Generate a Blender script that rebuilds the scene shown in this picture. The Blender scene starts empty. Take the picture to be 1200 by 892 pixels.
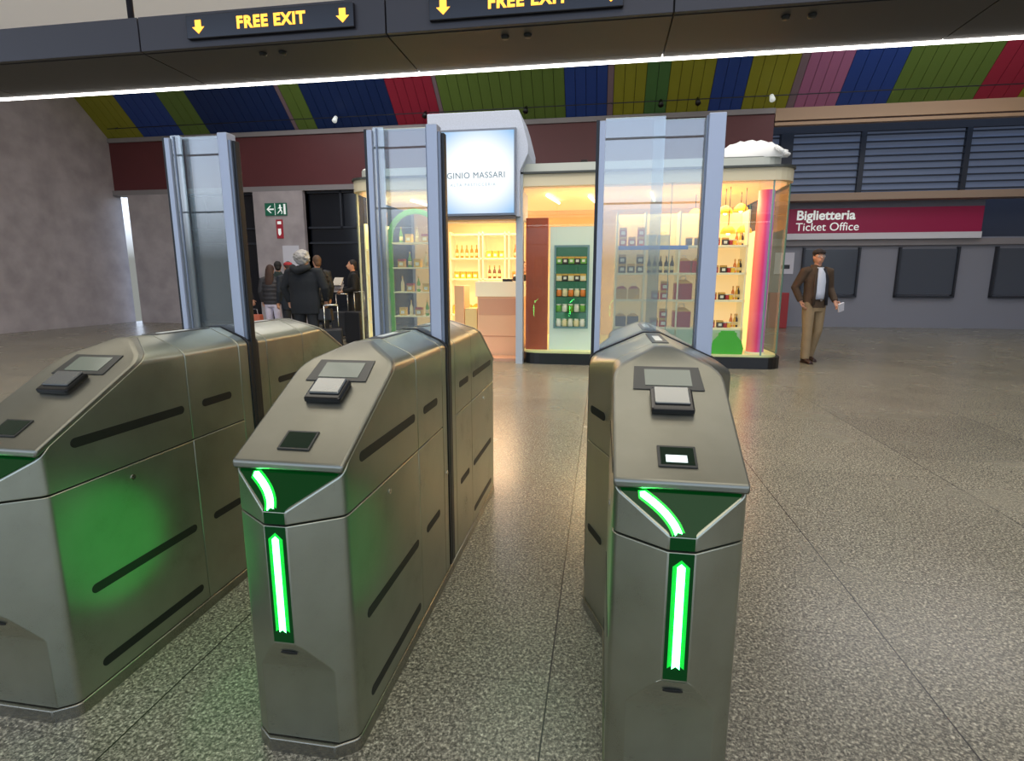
import bpy, bmesh, math, random
from mathutils import Vector, Matrix
random.seed(7)
C = bpy.context.scene.collection
R = math.radians

# ------------------------------------------------------------------ helpers
def lin(c):
    out = []
    for v in c[:3]:
        v = v / 255.0
        out.append(v / 12.92 if v <= .04045 else ((v + .055) / 1.055) ** 2.4)
    return (*out, 1.0)

MATS = {}
def mat(name, col, rough=.5, metal=0.0, emit=None, es=0.0, noise=0.0, nscale=20.0, stretch=(1, 1, 1), bump=0.0, spec=.5, trans=0.0):
    if name in MATS: return MATS[name]
    m = bpy.data.materials.new(name); m.use_nodes = True
    nt = m.node_tree; b = nt.nodes['Principled BSDF']
    b.inputs['Base Color'].default_value = lin(col); b.inputs['Roughness'].default_value = rough
    b.inputs['Metallic'].default_value = metal; b.inputs['Specular IOR Level'].default_value = spec
    if trans: b.inputs['Transmission Weight'].default_value = trans
    if emit: b.inputs['Emission Color'].default_value = lin(emit); b.inputs['Emission Strength'].default_value = es
    if noise or bump:
        tc = nt.nodes.new('ShaderNodeTexCoord'); mp = nt.nodes.new('ShaderNodeMapping')
        mp.inputs['Scale'].default_value = stretch
        nz = nt.nodes.new('ShaderNodeTexNoise'); nz.inputs['Scale'].default_value = nscale; nz.inputs['Detail'].default_value = 5
        nt.links.new(tc.outputs['Object'], mp.inputs['Vector']); nt.links.new(mp.outputs[0], nz.inputs['Vector'])
        if noise:
            mx = nt.nodes.new('ShaderNodeMix'); mx.data_type = 'RGBA'; mx.blend_type = 'MULTIPLY'
            cr = nt.nodes.new('ShaderNodeValToRGB')
            cr.color_ramp.elements[0].position = .3; cr.color_ramp.elements[1].position = .7
            cr.color_ramp.elements[0].color = (1 - noise, 1 - noise, 1 - noise, 1)
            nt.links.new(nz.outputs['Fac'], cr.inputs['Fac'])
            mx.inputs['Factor'].default_value = 1; mx.inputs[6].default_value = lin(col)
            nt.links.new(cr.outputs[0], mx.inputs[7]); nt.links.new(mx.outputs[2], b.inputs['Base Color'])
        if bump:
            bp = nt.nodes.new('ShaderNodeBump'); bp.inputs['Strength'].default_value = bump; bp.inputs['Distance'].default_value = .01
            nt.links.new(nz.outputs['Fac'], bp.inputs['Height']); nt.links.new(bp.outputs[0], b.inputs['Normal'])
    MATS[name] = m
    return m

def glass(name, tint=(235, 245, 245), refl=.55, base=.06, rough=.0, haze=0.0):
    m = bpy.data.materials.new(name); m.use_nodes = True; nt = m.node_tree
    nt.nodes.remove(nt.nodes['Principled BSDF']); out = nt.nodes['Material Output']
    t = nt.nodes.new('ShaderNodeBsdfTransparent'); t.inputs[0].default_value = lin(tint)
    g = nt.nodes.new('ShaderNodeBsdfGlossy'); g.inputs['Roughness'].default_value = rough
    fr = nt.nodes.new('ShaderNodeFresnel'); fr.inputs['IOR'].default_value = 1.5
    ma = nt.nodes.new('ShaderNodeMath'); ma.operation = 'MULTIPLY_ADD'; ma.inputs[1].default_value = refl; ma.inputs[2].default_value = base
    mx = nt.nodes.new('ShaderNodeMixShader')
    nt.links.new(fr.outputs[0], ma.inputs[0]); nt.links.new(ma.outputs[0], mx.inputs[0])
    df = nt.nodes.new('ShaderNodeBsdfDiffuse'); df.inputs[0].default_value = (.8, .85, .88, 1)
    m0 = nt.nodes.new('ShaderNodeMixShader'); m0.inputs[0].default_value = haze  # diffuse share paints a pale reflection haze into the glass
    nt.links.new(t.outputs[0], m0.inputs[1]); nt.links.new(df.outputs[0], m0.inputs[2])
    nt.links.new(m0.outputs[0], mx.inputs[1]); nt.links.new(g.outputs[0], mx.inputs[2]); nt.links.new(mx.outputs[0], out.inputs[0])
    MATS[name] = m
    return m

def steel_mat(name, col, rough=.3, stretch=(2, 60, 60)):
    m = bpy.data.materials.new(name); m.use_nodes = True; nt = m.node_tree; b = nt.nodes['Principled BSDF']
    b.inputs['Metallic'].default_value = .90; b.inputs['Base Color'].default_value = lin(col)
    tc = nt.nodes.new('ShaderNodeTexCoord'); mp = nt.nodes.new('ShaderNodeMapping'); mp.inputs['Scale'].default_value = stretch
    n1 = nt.nodes.new('ShaderNodeTexNoise'); n1.inputs['Scale'].default_value = 14; n1.inputs['Detail'].default_value = 3
    n2 = nt.nodes.new('ShaderNodeTexNoise'); n2.inputs['Scale'].default_value = 5; n2.inputs['Detail'].default_value = 7
    L = nt.links.new
    L(tc.outputs['Object'], mp.inputs[0]); L(mp.outputs[0], n1.inputs[0]); L(tc.outputs['Object'], n2.inputs[0])
    ad = nt.nodes.new('ShaderNodeMath'); ad.operation = 'MULTIPLY_ADD'; ad.inputs[1].default_value = .16; ad.inputs[2].default_value = rough - .13
    ad2 = nt.nodes.new('ShaderNodeMath'); ad2.operation = 'MULTIPLY_ADD'; ad2.inputs[1].default_value = .12
    L(n1.outputs[0], ad.inputs[0]); L(n2.outputs[0], ad2.inputs[0]); L(ad.outputs[0], ad2.inputs[2]); L(ad2.outputs[0], b.inputs['Roughness'])
    cr = nt.nodes.new('ShaderNodeValToRGB'); cr.color_ramp.elements[0].position = .25; cr.color_ramp.elements[1].position = .65
    a = lin(col); cr.color_ramp.elements[0].color = (a[0] * .8, a[1] * .8, a[2] * .78, 1); cr.color_ramp.elements[1].color = a
    L(n2.outputs[0], cr.inputs[0]); L(cr.outputs[0], b.inputs['Base Color'])
    b.inputs['Anisotropic'].default_value = .4
    MATS[name] = m
    return m

def tag(o, label=None, cat=None, group=None, kind=None):
    if label: o['label'] = label
    if cat: o['category'] = cat
    if group: o['group'] = group
    if kind: o['kind'] = kind
    return o

def thing(name, label, cat, loc=(0, 0, 0), rotz=0, group=None):
    o = bpy.data.objects.new(name, None); C.objects.link(o); o.empty_display_size = .1
    o.location = loc; o.rotation_euler = (0, 0, rotz)
    return tag(o, label, cat, group)

class MB:
    """collects simple solids into one mesh"""
    def __init__(s): s.v = []; s.f = []; s.sm = []
    def add(s, vs, fs, smooth=False):
        n = len(s.v); s.v += [tuple(v) for v in vs]; s.f += [tuple(n + i for i in f) for f in fs]; s.sm += [smooth] * len(fs); return s
    def box(s, x0, x1, y0, y1, z0, z1):
        return s.add([(x0, y0, z0), (x1, y0, z0), (x1, y1, z0), (x0, y1, z0), (x0, y0, z1), (x1, y0, z1), (x1, y1, z1), (x0, y1, z1)],
              [(0, 3, 2, 1), (4, 5, 6, 7), (0, 1, 5, 4), (1, 2, 6, 5), (2, 3, 7, 6), (3, 0, 4, 7)])
    def prism(s, pts, h, M=None):
        """pts in local xy (ccw), extruded from z=0 to z=h, mapped by M"""
        n = len(pts); M = M or Matrix()
        vs = [M @ Vector((x, y, 0)) for x, y in pts] + [M @ Vector((x, y, h)) for x, y in pts]
        return s.add(vs, [tuple(range(n - 1, -1, -1)), tuple(range(n, 2 * n))] + [(i, (i + 1) % n, n + (i + 1) % n, n + i) for i in range(n)])
    def lathe(s, prof, c=(0, 0, 0), n=20, sx=1, sy=1):
        vs = []; fs = []
        for r, z in prof:
            for k in range(n):
                a = 2 * math.pi * k / n; vs.append((c[0] + r * sx * math.cos(a), c[1] + r * sy * math.sin(a), c[2] + z))
        for i in range(len(prof) - 1):
            for k in range(n):
                fs.append((i * n + k, i * n + (k + 1) % n, (i + 1) * n + (k + 1) % n, (i + 1) * n + k))
        fs.append(tuple(range(n - 1, -1, -1))); fs.append(tuple((len(prof) - 1) * n + k for k in range(n)))
        return s.add(vs, fs, True)
    def tube(s, pts, rads, n=10, smooth=True):
        pts = [Vector(p) for p in pts]
        if not isinstance(rads, (list, tuple)): rads = [rads] * len(pts)
        vs = []; fs = []; prev = None
        for i, p in enumerate(pts):
            d = (pts[min(i + 1, len(pts) - 1)] - pts[max(i - 1, 0)]).normalized()
            if prev is None:
                ref = Vector((0, 0, 1)) if abs(d.z) < .9 else Vector((0, 1, 0)); a = d.cross(ref).normalized()
            else:
                a = (prev - d * prev.dot(d)).normalized()
            prev = a; b = d.cross(a); r = rads[i]
            ra, rb = r if isinstance(r, (tuple, list)) else (r, r)
            for k in range(n):
                t = 2 * math.pi * k / n; vs.append(p + a * ra * math.cos(t) + b * rb * math.sin(t))
        for i in range(len(pts) - 1):
            for k in range(n):
                fs.append((i * n + k, i * n + (k + 1) % n, (i + 1) * n + (k + 1) % n, (i + 1) * n + k))
        fs.append(tuple(range(n - 1, -1, -1))); fs.append(tuple((len(pts) - 1) * n + k for k in range(n)))
        return s.add(vs, fs, smooth)
    def ell(s, c, r, n=16, m=10, M=None):
        vs = []; fs = []; M = M or Matrix(); c = Vector(c)
        for i in range(1, m):
            t = math.pi * i / m
            for k in range(n):
                a = 2 * math.pi * k / n
                vs.append(c + M @ Vector((r[0] * math.sin(t) * math.cos(a), r[1] * math.sin(t) * math.sin(a), r[2] * math.cos(t))))
        for i in range(m - 2):
            for k in range(n): fs.append((i * n + k, (i + 1) * n + k, (i + 1) * n + (k + 1) % n, i * n + (k + 1) % n))
        vs.append(c + M @ Vector((0, 0, r[2]))); vs.append(c - M @ Vector((0, 0, r[2])))
        for k in range(n):
            fs.append((len(vs) - 2, k, (k + 1) % n)); fs.append((len(vs) - 1, (m - 2) * n + (k + 1) % n, (m - 2) * n + k))
        return s.add(vs, fs, True)
    def build(s, name, material, parent=None, bevel=0, loc=None, remesh=0, smooth_it=0):
        me = bpy.data.meshes.new(name); me.from_pydata(s.v, [], s.f)
        for p, q in zip(me.polygons, s.sm): p.use_smooth = q
        me.materials.append(material); me.validate(); me.update()
        o = bpy.data.objects.new(name, me); C.objects.link(o)
        if parent: o.parent = parent
        if loc: o.location = loc
        if remesh:
            md = o.modifiers.new('r', 'REMESH'); md.mode = 'VOXEL'; md.voxel_size = remesh; md.use_smooth_shade = True
            if smooth_it:
                sm = o.modifiers.new('s', 'SMOOTH'); sm.iterations = smooth_it; sm.factor = .5
        if bevel:
            md = o.modifiers.new('b', 'BEVEL'); md.width = bevel; md.segments = 2; md.limit_method = 'ANGLE'; md.angle_limit = R(35)
        return o

def box(name, m, x0, x1, y0, y1, z0, z1, parent=None, bevel=0):
    return MB().box(x0, x1, y0, y1, z0, z1).build(name, m, parent, bevel)

def struct(o): o['kind'] = 'structure'; return o

def text(name, body, size, m, parent, loc, rot=(R(90), 0, 0), align='CENTER', extr=.002, off=0.0, space=1.0, sx=1.0):
    cu = bpy.data.curves.new(name, 'FONT'); cu.body = body; cu.size = size; cu.align_x = align; cu.align_y = 'CENTER'
    cu.extrude = extr; cu.offset = off; cu.space_character = space; cu.materials.append(m)
    o = bpy.data.objects.new(name, cu); C.objects.link(o); o.location = loc; o.rotation_euler = rot; o.scale = (sx, 1, 1)
    me = bpy.data.meshes.new_from_object(o); me.name = name; me.materials.clear(); me.materials.append(m)
    loc_, rot_, sc_ = o.location.copy(), o.rotation_euler.copy(), o.scale.copy()
    bpy.data.objects.remove(o); bpy.data.curves.remove(cu)
    o = bpy.data.objects.new(name, me); C.objects.link(o); o.location = loc_; o.rotation_euler = rot_; o.scale = sc_
    if parent: o.parent = parent
    return o

# ------------------------------------------------------------------ materials
STEEL = steel_mat('brushed_stainless', (166, 168, 150), .30)
STEEL_TOP = steel_mat('brushed_stainless_top', (138, 137, 125), .38, (60, 2, 60))
STEEL_D = steel_mat('brushed_stainless_edge', (150, 146, 132), .28)
CORE = mat('dark_core', (18, 19, 18), .6)
RUBBER = mat('black_rubber', (16, 17, 19), .45)
SLOTM = mat('slot_recess', (12, 15, 11), .5)
DGLASS = mat('dark_green_glass', (3, 26, 10), .1, emit=(0, 130, 40), es=.10, spec=.18)  # faint emission puts a green glow into the panel colour
SCANW = mat('scanner_glass', (4, 20, 10), .12, emit=(0, 110, 50), es=.03, spec=.3)
LEDW = mat('led_core', (255, 255, 255), .4, emit=(64, 255, 110), es=26)
LEDG = mat('led_diffuser', (10, 160, 50), .3, emit=(0, 240, 60), es=.5)  # green halo of the strips, painted as a dim glowing plate
ALU = mat('anodised_aluminium', (176, 182, 196), .45, .35)
ALU2 = mat('aluminium_shadow', (120, 127, 140), .4, .5)  # darker aluminium for edges, trims and frames
PANE = glass('door_glass', (222, 232, 234), .9, .17, haze=.11)
PANE2 = glass('door_glass_inner', (230, 238, 240), .8, .12, haze=.06)
SHOPG = glass('shop_glass', (240, 246, 238), .35, .02)
SCREEN = mat('lcd_screen', (98, 104, 92), .12, emit=(92, 100, 84), es=.25)
SCRF = mat('screen_border', (40, 42, 38), .35)
BLACKG = mat('gloss_black', (10, 11, 12), .15)
READTOP = mat('reader_top', (128, 130, 128), .12, .7)
WLIGHT = mat('white_window', (210, 216, 214), .4, emit=(215, 235, 232), es=.9)
CHROME = mat('chrome', (210, 210, 205), .15, 1)

# ------------------------------------------------------------------ gates
GL = 2.12          # length of a gate
def roofz(x): return 1.095 - .46 * max(0, abs(x) - .03)
def sect(xl, xr, grow=0.0, rc=None):
    rc = rc if rc is not None else 0.0
    zl, zr = roofz(xl) + grow, roofz(xr) + grow; a = .024
    xl -= grow; xr += grow
    p = [(xl, -.01), (xr, -.01), (xr, zr - a)]
    p += [(xr - a * .12, zr - a * .45), (xr - a * .45, zr - a * .02), (xr - a * 1.1, zr + .46 * a * 1.1)]
    p += [(.03 + rc, 1.095 + grow), (-.03 + rc, 1.095 + grow)]
    p += [(xl + a * 1.1, zl + .46 * a * 1.1), (xl + a * .45, zl - a * .02), (xl + a * .12, zl - a * .45), (xl, zl - a)]
    return p

def piece(stations, planes, mirror=False, grow=0.0):
    """loft of cross sections along y, cut by planes (point, outward normal)"""
    bm = bmesh.new(); rings = []
    for (y, xl, xr) in stations:
        rings.append([bm.verts.new((x, y, z)) for x, z in sect(xl, xr, grow)])
    n = len(rings[0])
    for i in range(len(rings) - 1):
        for k in range(n):
            bm.faces.new((rings[i][k], rings[i][(k + 1) % n], rings[i + 1][(k + 1) % n], rings[i + 1][k]))
    bm.faces.new(rings[0][::-1]); bm.faces.new(rings[-1])
    for co, no in planes:
        bmesh.ops.bisect_plane(bm, geom=bm.verts[:] + bm.edges[:] + bm.faces[:], dist=1e-6, plane_co=co, plane_no=no, clear_outer=True)
        be = [e for e in bm.edges if len(e.link_faces) == 1]
        if be: bmesh.ops.holes_fill(bm, edges=be, sides=0)
    bmesh.ops.remove_doubles(bm, verts=bm.verts, dist=1e-5)
    if mirror:
        for v in bm.verts: v.co.y = GL - v.co.y
    bmesh.ops.recalc_face_normals(bm, faces=bm.faces)
    return bm

def bm_obj(bm, name, m, parent, bevel=0, ang=30):
    me = bpy.data.meshes.new(name)
    for f in bm.faces: f.smooth = True
    bm.to_mesh(me); bm.free(); me.materials.append(m); me.set_sharp_from_angle(angle=R(ang))
    o = bpy.data.objects.new(name, me); C.objects.link(o); o.parent = parent
    if bevel:
        md = o.modifiers.new('b', 'BEVEL'); md.width = bevel; md.segments = 2; md.limit_method = 'ANGLE'; md.angle_limit = R(ang); md.harden_normals = False
    return o

def unit(a): return Vector(a).normalized()
NL, NR, NC, NSL, NSR = unit((-.08, -.12, 0)), unit((.08, -.12, 0)), Vector((0, -1, 0)), Vector((-1, 0, 0)), Vector((1, 0, 0))
def prow(e=0.0, hl=-.153, hr=.152):
    pl = [((0, -e, 0), NC), ((-.03 - e * .55, -e * .83, 0), NL), ((.03 + e * .55, -e * .83, 0), NR)]
    rad = .035
    for (cx, n1, n2) in ((hl - e, NSL, NL), (hr + e, NSR, NR)):
        # corner where the cheek meets the side
        sx = -1 if cx < 0 else 1
        cy = (abs(cx) - .03) * (.08 / .12) - (e if e else 0)
        corner = Vector((cx, cy, 0)); cen = corner - rad * (n1 + n2) / (1 + n1.dot(n2))
        for t in (.2, .4, .6, .8):
            nn = (n1 * (1 - t) + n2 * t).normalized(); pl.append((tuple(cen + nn * rad), nn))
    return pl
SLN = unit((0, -.54, 1))
def slope(off=0.0, inv=False):
    p = Vector((0, .075, .842)) - SLN * off
    return (tuple(p), tuple(-SLN if inv else SLN))
P2N = unit((0, -.966, 1))
P2 = ((0, 0, .735), tuple(P2N))
def ylo(y): return ((0, y, 0), (0, -1, 0))
def yhi(y): return ((0, y, 0), (0, 1, 0))
def zlo(z): return ((0, 0, z), (0, 0, -1))
def zhi(z): return ((0, 0, z), (0, 0, 1))

def capsule(y0, y1, z, h=.015, n=8):
    pts = []
    for k in range(n + 1):
        a = -math.pi / 2 + math.pi * k / n; pts.append((y1 - h + h * math.cos(a), z + h * math.sin(a)))
    for k in range(n + 1):
        a = math.pi / 2 + math.pi * k / n; pts.append((y0 + h + h * math.cos(a), z + h * math.sin(a)))
    return pts

def strip_pts(path, w, notch=.008, point=True):
    """outline of a light strip following a path, pointed head and notched tail"""
    P = [Vector((*p, 0)) for p in path]; L_, R_ = [], []
    for i, p in enumerate(P):
        d = (P[min(i + 1, len(P) - 1)] - P[max(i - 1, 0)]).normalized(); nn = Vector((-d.y, d.x, 0))
        L_.append(p + nn * w / 2); R_.append(p - nn * w / 2)
    d0 = (P[1] - P[0]).normalized(); d1 = (P[-1] - P[-2]).normalized()
    head = [P[0] - d0 * w * .45] if point else []
    tail = [P[-1] - d1 * notch]
    return [(v.x, v.y) for v in head + R_ + tail + L_[::-1]]

def smooth_path(pts, n=6):
    out = []
    P = [pts[0]] + pts + [pts[-1]]
    for i in range(1, len(P) - 2):
        for k in range(n):
            t = k / n; a, b, c, d = [Vector((*q, 0)) for q in P[i - 1:i + 3]]
            v = .5 * ((2 * b) + (-a + c) * t + (2 * a - 5 * b + 4 * c - d) * t * t + (-a + 3 * b - 3 * c + d) * t ** 3)
            out.append((v.x, v.y))
    out.append(pts[-1]); return out

def cut_kick(o, mir):
    """carve the sloped kick recess out of the cabinet front"""
    P = [(-.2, .372), (.0, .372), (.010, .355), (.047, .275), (.051, .262), (.051, -.1), (-.2, -.1)]
    if mir: P = [(GL - y, z) for y, z in P][::-1]
    n = len(P); me = bpy.data.meshes.new('cut')
    me.from_pydata([(-1, y, z) for y, z in P] + [(1, y, z) for y, z in P], [], [tuple(range(n)), tuple(range(2 * n - 1, n - 1, -1))] + [(i, n + i, n + (i + 1) % n, (i + 1) % n) for i in range(n)])
    bm = bmesh.new(); bm.from_mesh(me); bmesh.ops.recalc_face_normals(bm, faces=bm.faces); bm.to_mesh(me); bm.free()
    c = bpy.data.objects.new('cut', me); C.objects.link(c)
    md = o.modifiers.new('x', 'BOOLEAN'); md.object = c; md.operation = 'DIFFERENCE'; md.solver = 'EXACT'
    c.parent = o.parent
    bpy.context.view_layer.update()
    new = bpy.data.meshes.new_from_object(o.evaluated_get(bpy.context.evaluated_depsgraph_get()))
    new.materials.clear(); new.materials.append(STEEL)
    for p in new.polygons: p.use_smooth = True
    new.set_sharp_from_angle(angle=R(22))
    o.modifiers.clear(); o.data = new; bpy.data.objects.remove(c)
    md = o.modifiers.new('b', 'BEVEL'); md.width = .0022; md.segments = 2; md.limit_method = 'ANGLE'; md.angle_limit = R(26)

def make_gate(label, xc, y0, wide=False, lit=False, glassx=(-.155, .15)):
    root = thing('ticket_gate', label, 'ticket gate', (xc, y0, 0), 0, 'stainless steel ticket gates in a row')
    hl, hr = -.153, .152
    if wide:
        ml, mr = -.232, .270
        st = [(-.1, hl, hr), (.655, hl, hr), (.86, ml, mr), (1.26, ml, mr), (1.465, hl, hr), (2.3, hl, hr)]
    else:
        ml, mr = hl, hr
        st = [(-.1, hl, hr), (2.3, hl, hr)]
    sl_top, sl_und = slope(0), slope(.018)
    # dark inner core seen in the seams
    bm = piece(st, [((0, .12, 0), NC), slope(.036), yhi(1.06)], grow=-.006)
    bm_obj(bm, 'inner_frame', CORE, root)
    bm = piece(st if not wide else st, [((0, .12, 0), NC), slope(.036), yhi(1.06)], True, grow=-.006)
    bm_obj(bm, 'inner_frame', CORE, root)
    for mir in (False, True):
        stm = st
        # plinth
        bm_obj(piece(stm, prow(.004) + [zhi(.040), yhi(1.0595), ((0, .040, 0), NC)], mir, grow=.0035), 'plinth', STEEL_D, root, .003)
        # front control panel (sloped lid)
        bm_obj(piece(stm, [sl_top, slope(.020, True), ylo(.068), yhi(.655)], mir, grow=.0012), 'control_panel', STEEL_TOP, root, .007)
        # hood and lower cabinet
        bm_obj(piece(stm, prow() + [sl_und, P2, zlo(.7025), yhi(.6485)], mir), 'hood', STEEL, root, .0025)
        cb_ = bm_obj(piece(stm, prow() + [zhi(.6975), zlo(.043), yhi(.6485)], mir), 'cabinet', STEEL, root)
        cut_kick(cb_, mir)
        for (a, b) in ((.6515, .9585),):
            bm_obj(piece(stm, [zlo(.7025), ylo(a), yhi(b), sl_top], mir), 'upper_side_panel', STEEL, root, .002)
            bm_obj(piece(stm, [zhi(.6975), zlo(.043), ylo(a), yhi(b)], mir), 'lower_side_panel', STEEL, root, .002)
        bm_obj(piece(stm, [zlo(.043), ylo(.9615), yhi(1.022 if not mir else 1.022)], mir), 'door_post', STEEL, root, .003)
    # black gasket arching over the top where the glass comes out
    bm_obj(piece(st, [ylo(1.024), yhi(1.096), zlo(.05)], grow=.004), 'glass_gasket', RUBBER, root, .003)
    # flat dark capsules on both sides, painting the shade of grip slots
    def slot(side, ya, yb, z):
        pts = capsule(ya, yb, z)
        xs = (lambda y: hl) if side < 0 else (lambda y: hr)
        if wide:
            def xs(y):
                lo, hi = (hl, ml) if side < 0 else (hr, mr)
                yy = y if y <= 1.06 else GL - y
                if yy < .655: return lo
                if yy < .86: return lo + (hi - lo) * (yy - .655) / .205
                return hi
        vs = [(xs(y) + side * .0012, y, zz) for y, zz in pts] + [(xs(y) - side * .004, y, zz) for y, zz in pts]
        n = len(pts); f = [tuple(range(n))] + [(i, i + n, (i + 1) % n + n, (i + 1) % n) for i in range(n)]
        MB().add(vs, f).build('grip_slot', SLOTM, root)
    for side in (-1, 1):
        for (a, b) in ((.17, .62), (.70, .835) if wide else (.716, .888)):
            for z in ((.827, .36, .108) if b < .7 else (.827, .36)):
                slot(side, a, b, z)
                slot(side, GL - b, GL - a, z)
    for (yy, zz) in ((.366, .655), (1.00, .49), (GL - .366, .655)):
        for side in (-1, 1):
            x = hl if side < 0 else hr
            if wide and 0.7 < yy < 1.4: x = ml if side < 0 else mr
            M = Matrix.Translation((x, yy, zz)) @ Matrix.Rotation(side * R(90), 4, 'Y')
            pts = [(.009 * math.cos(t * math.pi / 8), .009 * math.sin(t * math.pi / 8)) for t in range(16)]
            k = MB().prism(pts, .003, M).build('keyhole', CHROME, root)
            MB().prism([(-.004, -.0012), (.004, -.0012), (.004, .0012), (-.004, .0012)], .0035, M).build('key_slit', CORE, k)
    # front signal lights: dark glass Y panel, strips with pointed ends
    def front(mir):
        sgn = -1 if mir else 1
        def MP(M):   # mirrored frame for the rear end
            return (Matrix.Translation((0, GL, 0)) @ Matrix.Rotation(math.pi, 4, 'Z') @ M) if mir else M
        u = Vector((1, 0, 0)); v = unit((0, 1, .966)); n = P2N
        M = Matrix.Translation((0, 0, .735)) @ Matrix((( u.x, v.x, n.x, 0), (u.y, v.y, n.y, 0), (u.z, v.z, n.z, 0), (0, 0, 0, 1)))
        s = 1.39  # slope length per unit y
        q_ = [(.0285, 0), (.0288, .006), (.034, .014), (.047, .026), (.134, .104), (.1405, .118)]; outline = q_ + [(-a, b) for a, b in q_[::-1]]
        pnl = MB().prism(outline, .0025, MP(M)).build('signal_panel', DGLASS, root)
        path = smooth_path([(-.086, .098), (-.060, .077), (-.036, .053), (-.018, .027), (-.009, .004)])
        MB().prism(strip_pts(path, .030, .013), .0012, MP(M @ Matrix.Translation((0, 0, .0025)))).build('light_diffuser', LEDG, pnl)
        MB().prism(strip_pts(path, .0165, .006), .0012, MP(M @ Matrix.Translation((0, 0, .0037)))).build('light_core', LEDW, pnl)
        # vertical part, from the seam down
        F = Matrix.Translation((0, 0, 0)) @ Matrix.Rotation(R(90), 4, 'X')
        MB().prism([(-.0275, .704), (.0275, .704), (.0275, .733), (-.0275, .733)], .0015, MP(F)).build('signal_panel', DGLASS, root)
        p2 = MB().prism([(-.0275, .378), (.0275, .378), (.0275, .696), (-.0275, .696)], .0015, MP(F)).build('signal_panel', DGLASS, root)
        path = [(0, .664), (0, .56), (0, .50), (0, .408)]
        F2 = F @ Matrix.Translation((0, 0, .0015))
        MB().prism(strip_pts(path, .038, .015), .001, MP(F2)).build('light_diffuser', LEDG, p2)
        MB().prism(strip_pts(path, .0175, .007), .001, MP(F2 @ Matrix.Translation((0, 0, .001)))).build('light_core', LEDW, p2)
        # oval hole in the kick slope
        kn = unit((0, -.10, -.049))
        kv = unit((0, -.049, .10)); K = Matrix.Translation((0, .0175, .335)) @ Matrix(((1, 0, kn.x, 0), (0, kv.y, kn.y, 0), (0, kv.z, kn.z, 0), (0, 0, 0, 1)))
        pts = [(.024 * math.cos(2 * math.pi * k / 20), .0065 * math.sin(2 * math.pi * k / 20)) for k in range(20)]
        MB().prism(pts, .002, MP(K)).build('kick_slot', CORE, root)
        # devices on the sloped control panel
        v = unit((0, 1, .54)); n = SLN
        S = Matrix.Translation((0, .075, .842)) @ Matrix(((1, 0, n.x, 0), (0, v.y, n.y, 0), (0, v.z, n.z, 0), (0, 0, 0, 1)))
        k = 1 / v.y
        def rect(x0, x1, ya, yb, h, z=0.0, r=0.004, tp=0.0):
            ya = (ya - .075) * k; yb = (yb - .075) * k
            return MB().prism([(x0, ya), (x1, ya), (x1 - tp, yb), (x0 + tp, yb)], h, MP(S @ Matrix.Translation((0, 0, z))))
        d = rect(-.100, .094, .362, .455, .003, tp=.006).build('display', SCRF, root, .002)
        rect(-.066, .062, .377, .441, .002, .0022).build('screen', SCREEN, d)
        b = rect(-.056, .056, .272, .352, .020).build('card_reader', BLACKG, root, .006)
        rect(-.046, .046, .290, .350, .008, .018).build('touch_pad', READTOP, b, .0035)
        b = rect(-.049, .043, .108, .170, .004).build('ticket_scanner', SCRF, root, .002)
        sm = rect(-.042, .037, .114, .164, .001, .0036).build('scanner_window', SCANW, b)
        if lit and not mir:
            rect(-.030, .020, .120, .140, .001, .0047).build('scanner_light', WLIGHT, sm)
        # small status light along the ridge
        q = MB().box(-.026, .026, .0, .30, 1.0925, 1.098)
        o = MB(); y_a, y_b = (.66, .96)
        if mir: y_a, y_b = GL - y_b, GL - y_a
        st_ = MB().box(-.027, .027, y_a, y_b, 1.09, 1.098).build('ridge_cover', mat('ridge_grey', (88, 88, 82), .4, .6), root, .002)
        ym = y_a + (.05 if not mir else .10)
        MB().box(-.012, .012, ym, ym + .15, 1.0975, 1.0995).build('status_light', mat('status_white', (190, 192, 186), .3, emit=(220, 225, 215), es=.25), st_, .001)
    front(False); front(True)
    # ---- sliding glass screens
    gl, gr = glassx
    zt = 1.888; ga = 1.030
    gs = MB().box(gl, gl + .012, 1.035, 1.089, .30, zt - .002).build('rubber_edge', RUBBER, root)
    MB().box(gl + .012, gl + .034, ga, 1.088, .30, zt - .006).build('slim_profile', ALU, root, .002)
    wr = .060 if wide else .044
    MB().box(gr - wr, gr, ga, 1.088, .30, zt + .006).build('wide_profile', ALU, root, .003)
    MB().box(gr - wr - .006, gr - wr, 1.040, 1.084, .30, zt).build('profile_shadow_edge', ALU2, root)  # narrow strip in the darker aluminium
    mid = gl + (gr - gl) * (.50 if wide else .2)
    MB().box(gl + .034, mid + .02, 1.040, 1.048, .30, zt + .004).build('glass_pane', PANE, root)
    MB().box(mid - .02 if wide else gl + .045, gr - wr - .006, 1.066, 1.074, .30, zt - .002 if wide else zt + .004).build('glass_pane', PANE2, root)
    if not wide:
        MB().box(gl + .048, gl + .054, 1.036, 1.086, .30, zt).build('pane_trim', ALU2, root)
    # edge of the retracted door leaf, running down the side slot
    if not wide:
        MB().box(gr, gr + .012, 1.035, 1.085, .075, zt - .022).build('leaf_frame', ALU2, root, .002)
        MB().box(gr + .012, gr + .024, 1.045, 1.077, .065, zt - .025).build('leaf_rubber_edge', RUBBER, root, .002)
    else:
        MB().box(ml - .006, ml + .03, 1.045, 1.075, .065, .95).build('leaf_rubber_edge', RUBBER, root, .002)
        MB().box(mr - .03, mr + .006, 1.045, 1.075, .065, .95).build('leaf_rubber_edge', RUBBER, root, .002)
    return root

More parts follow.
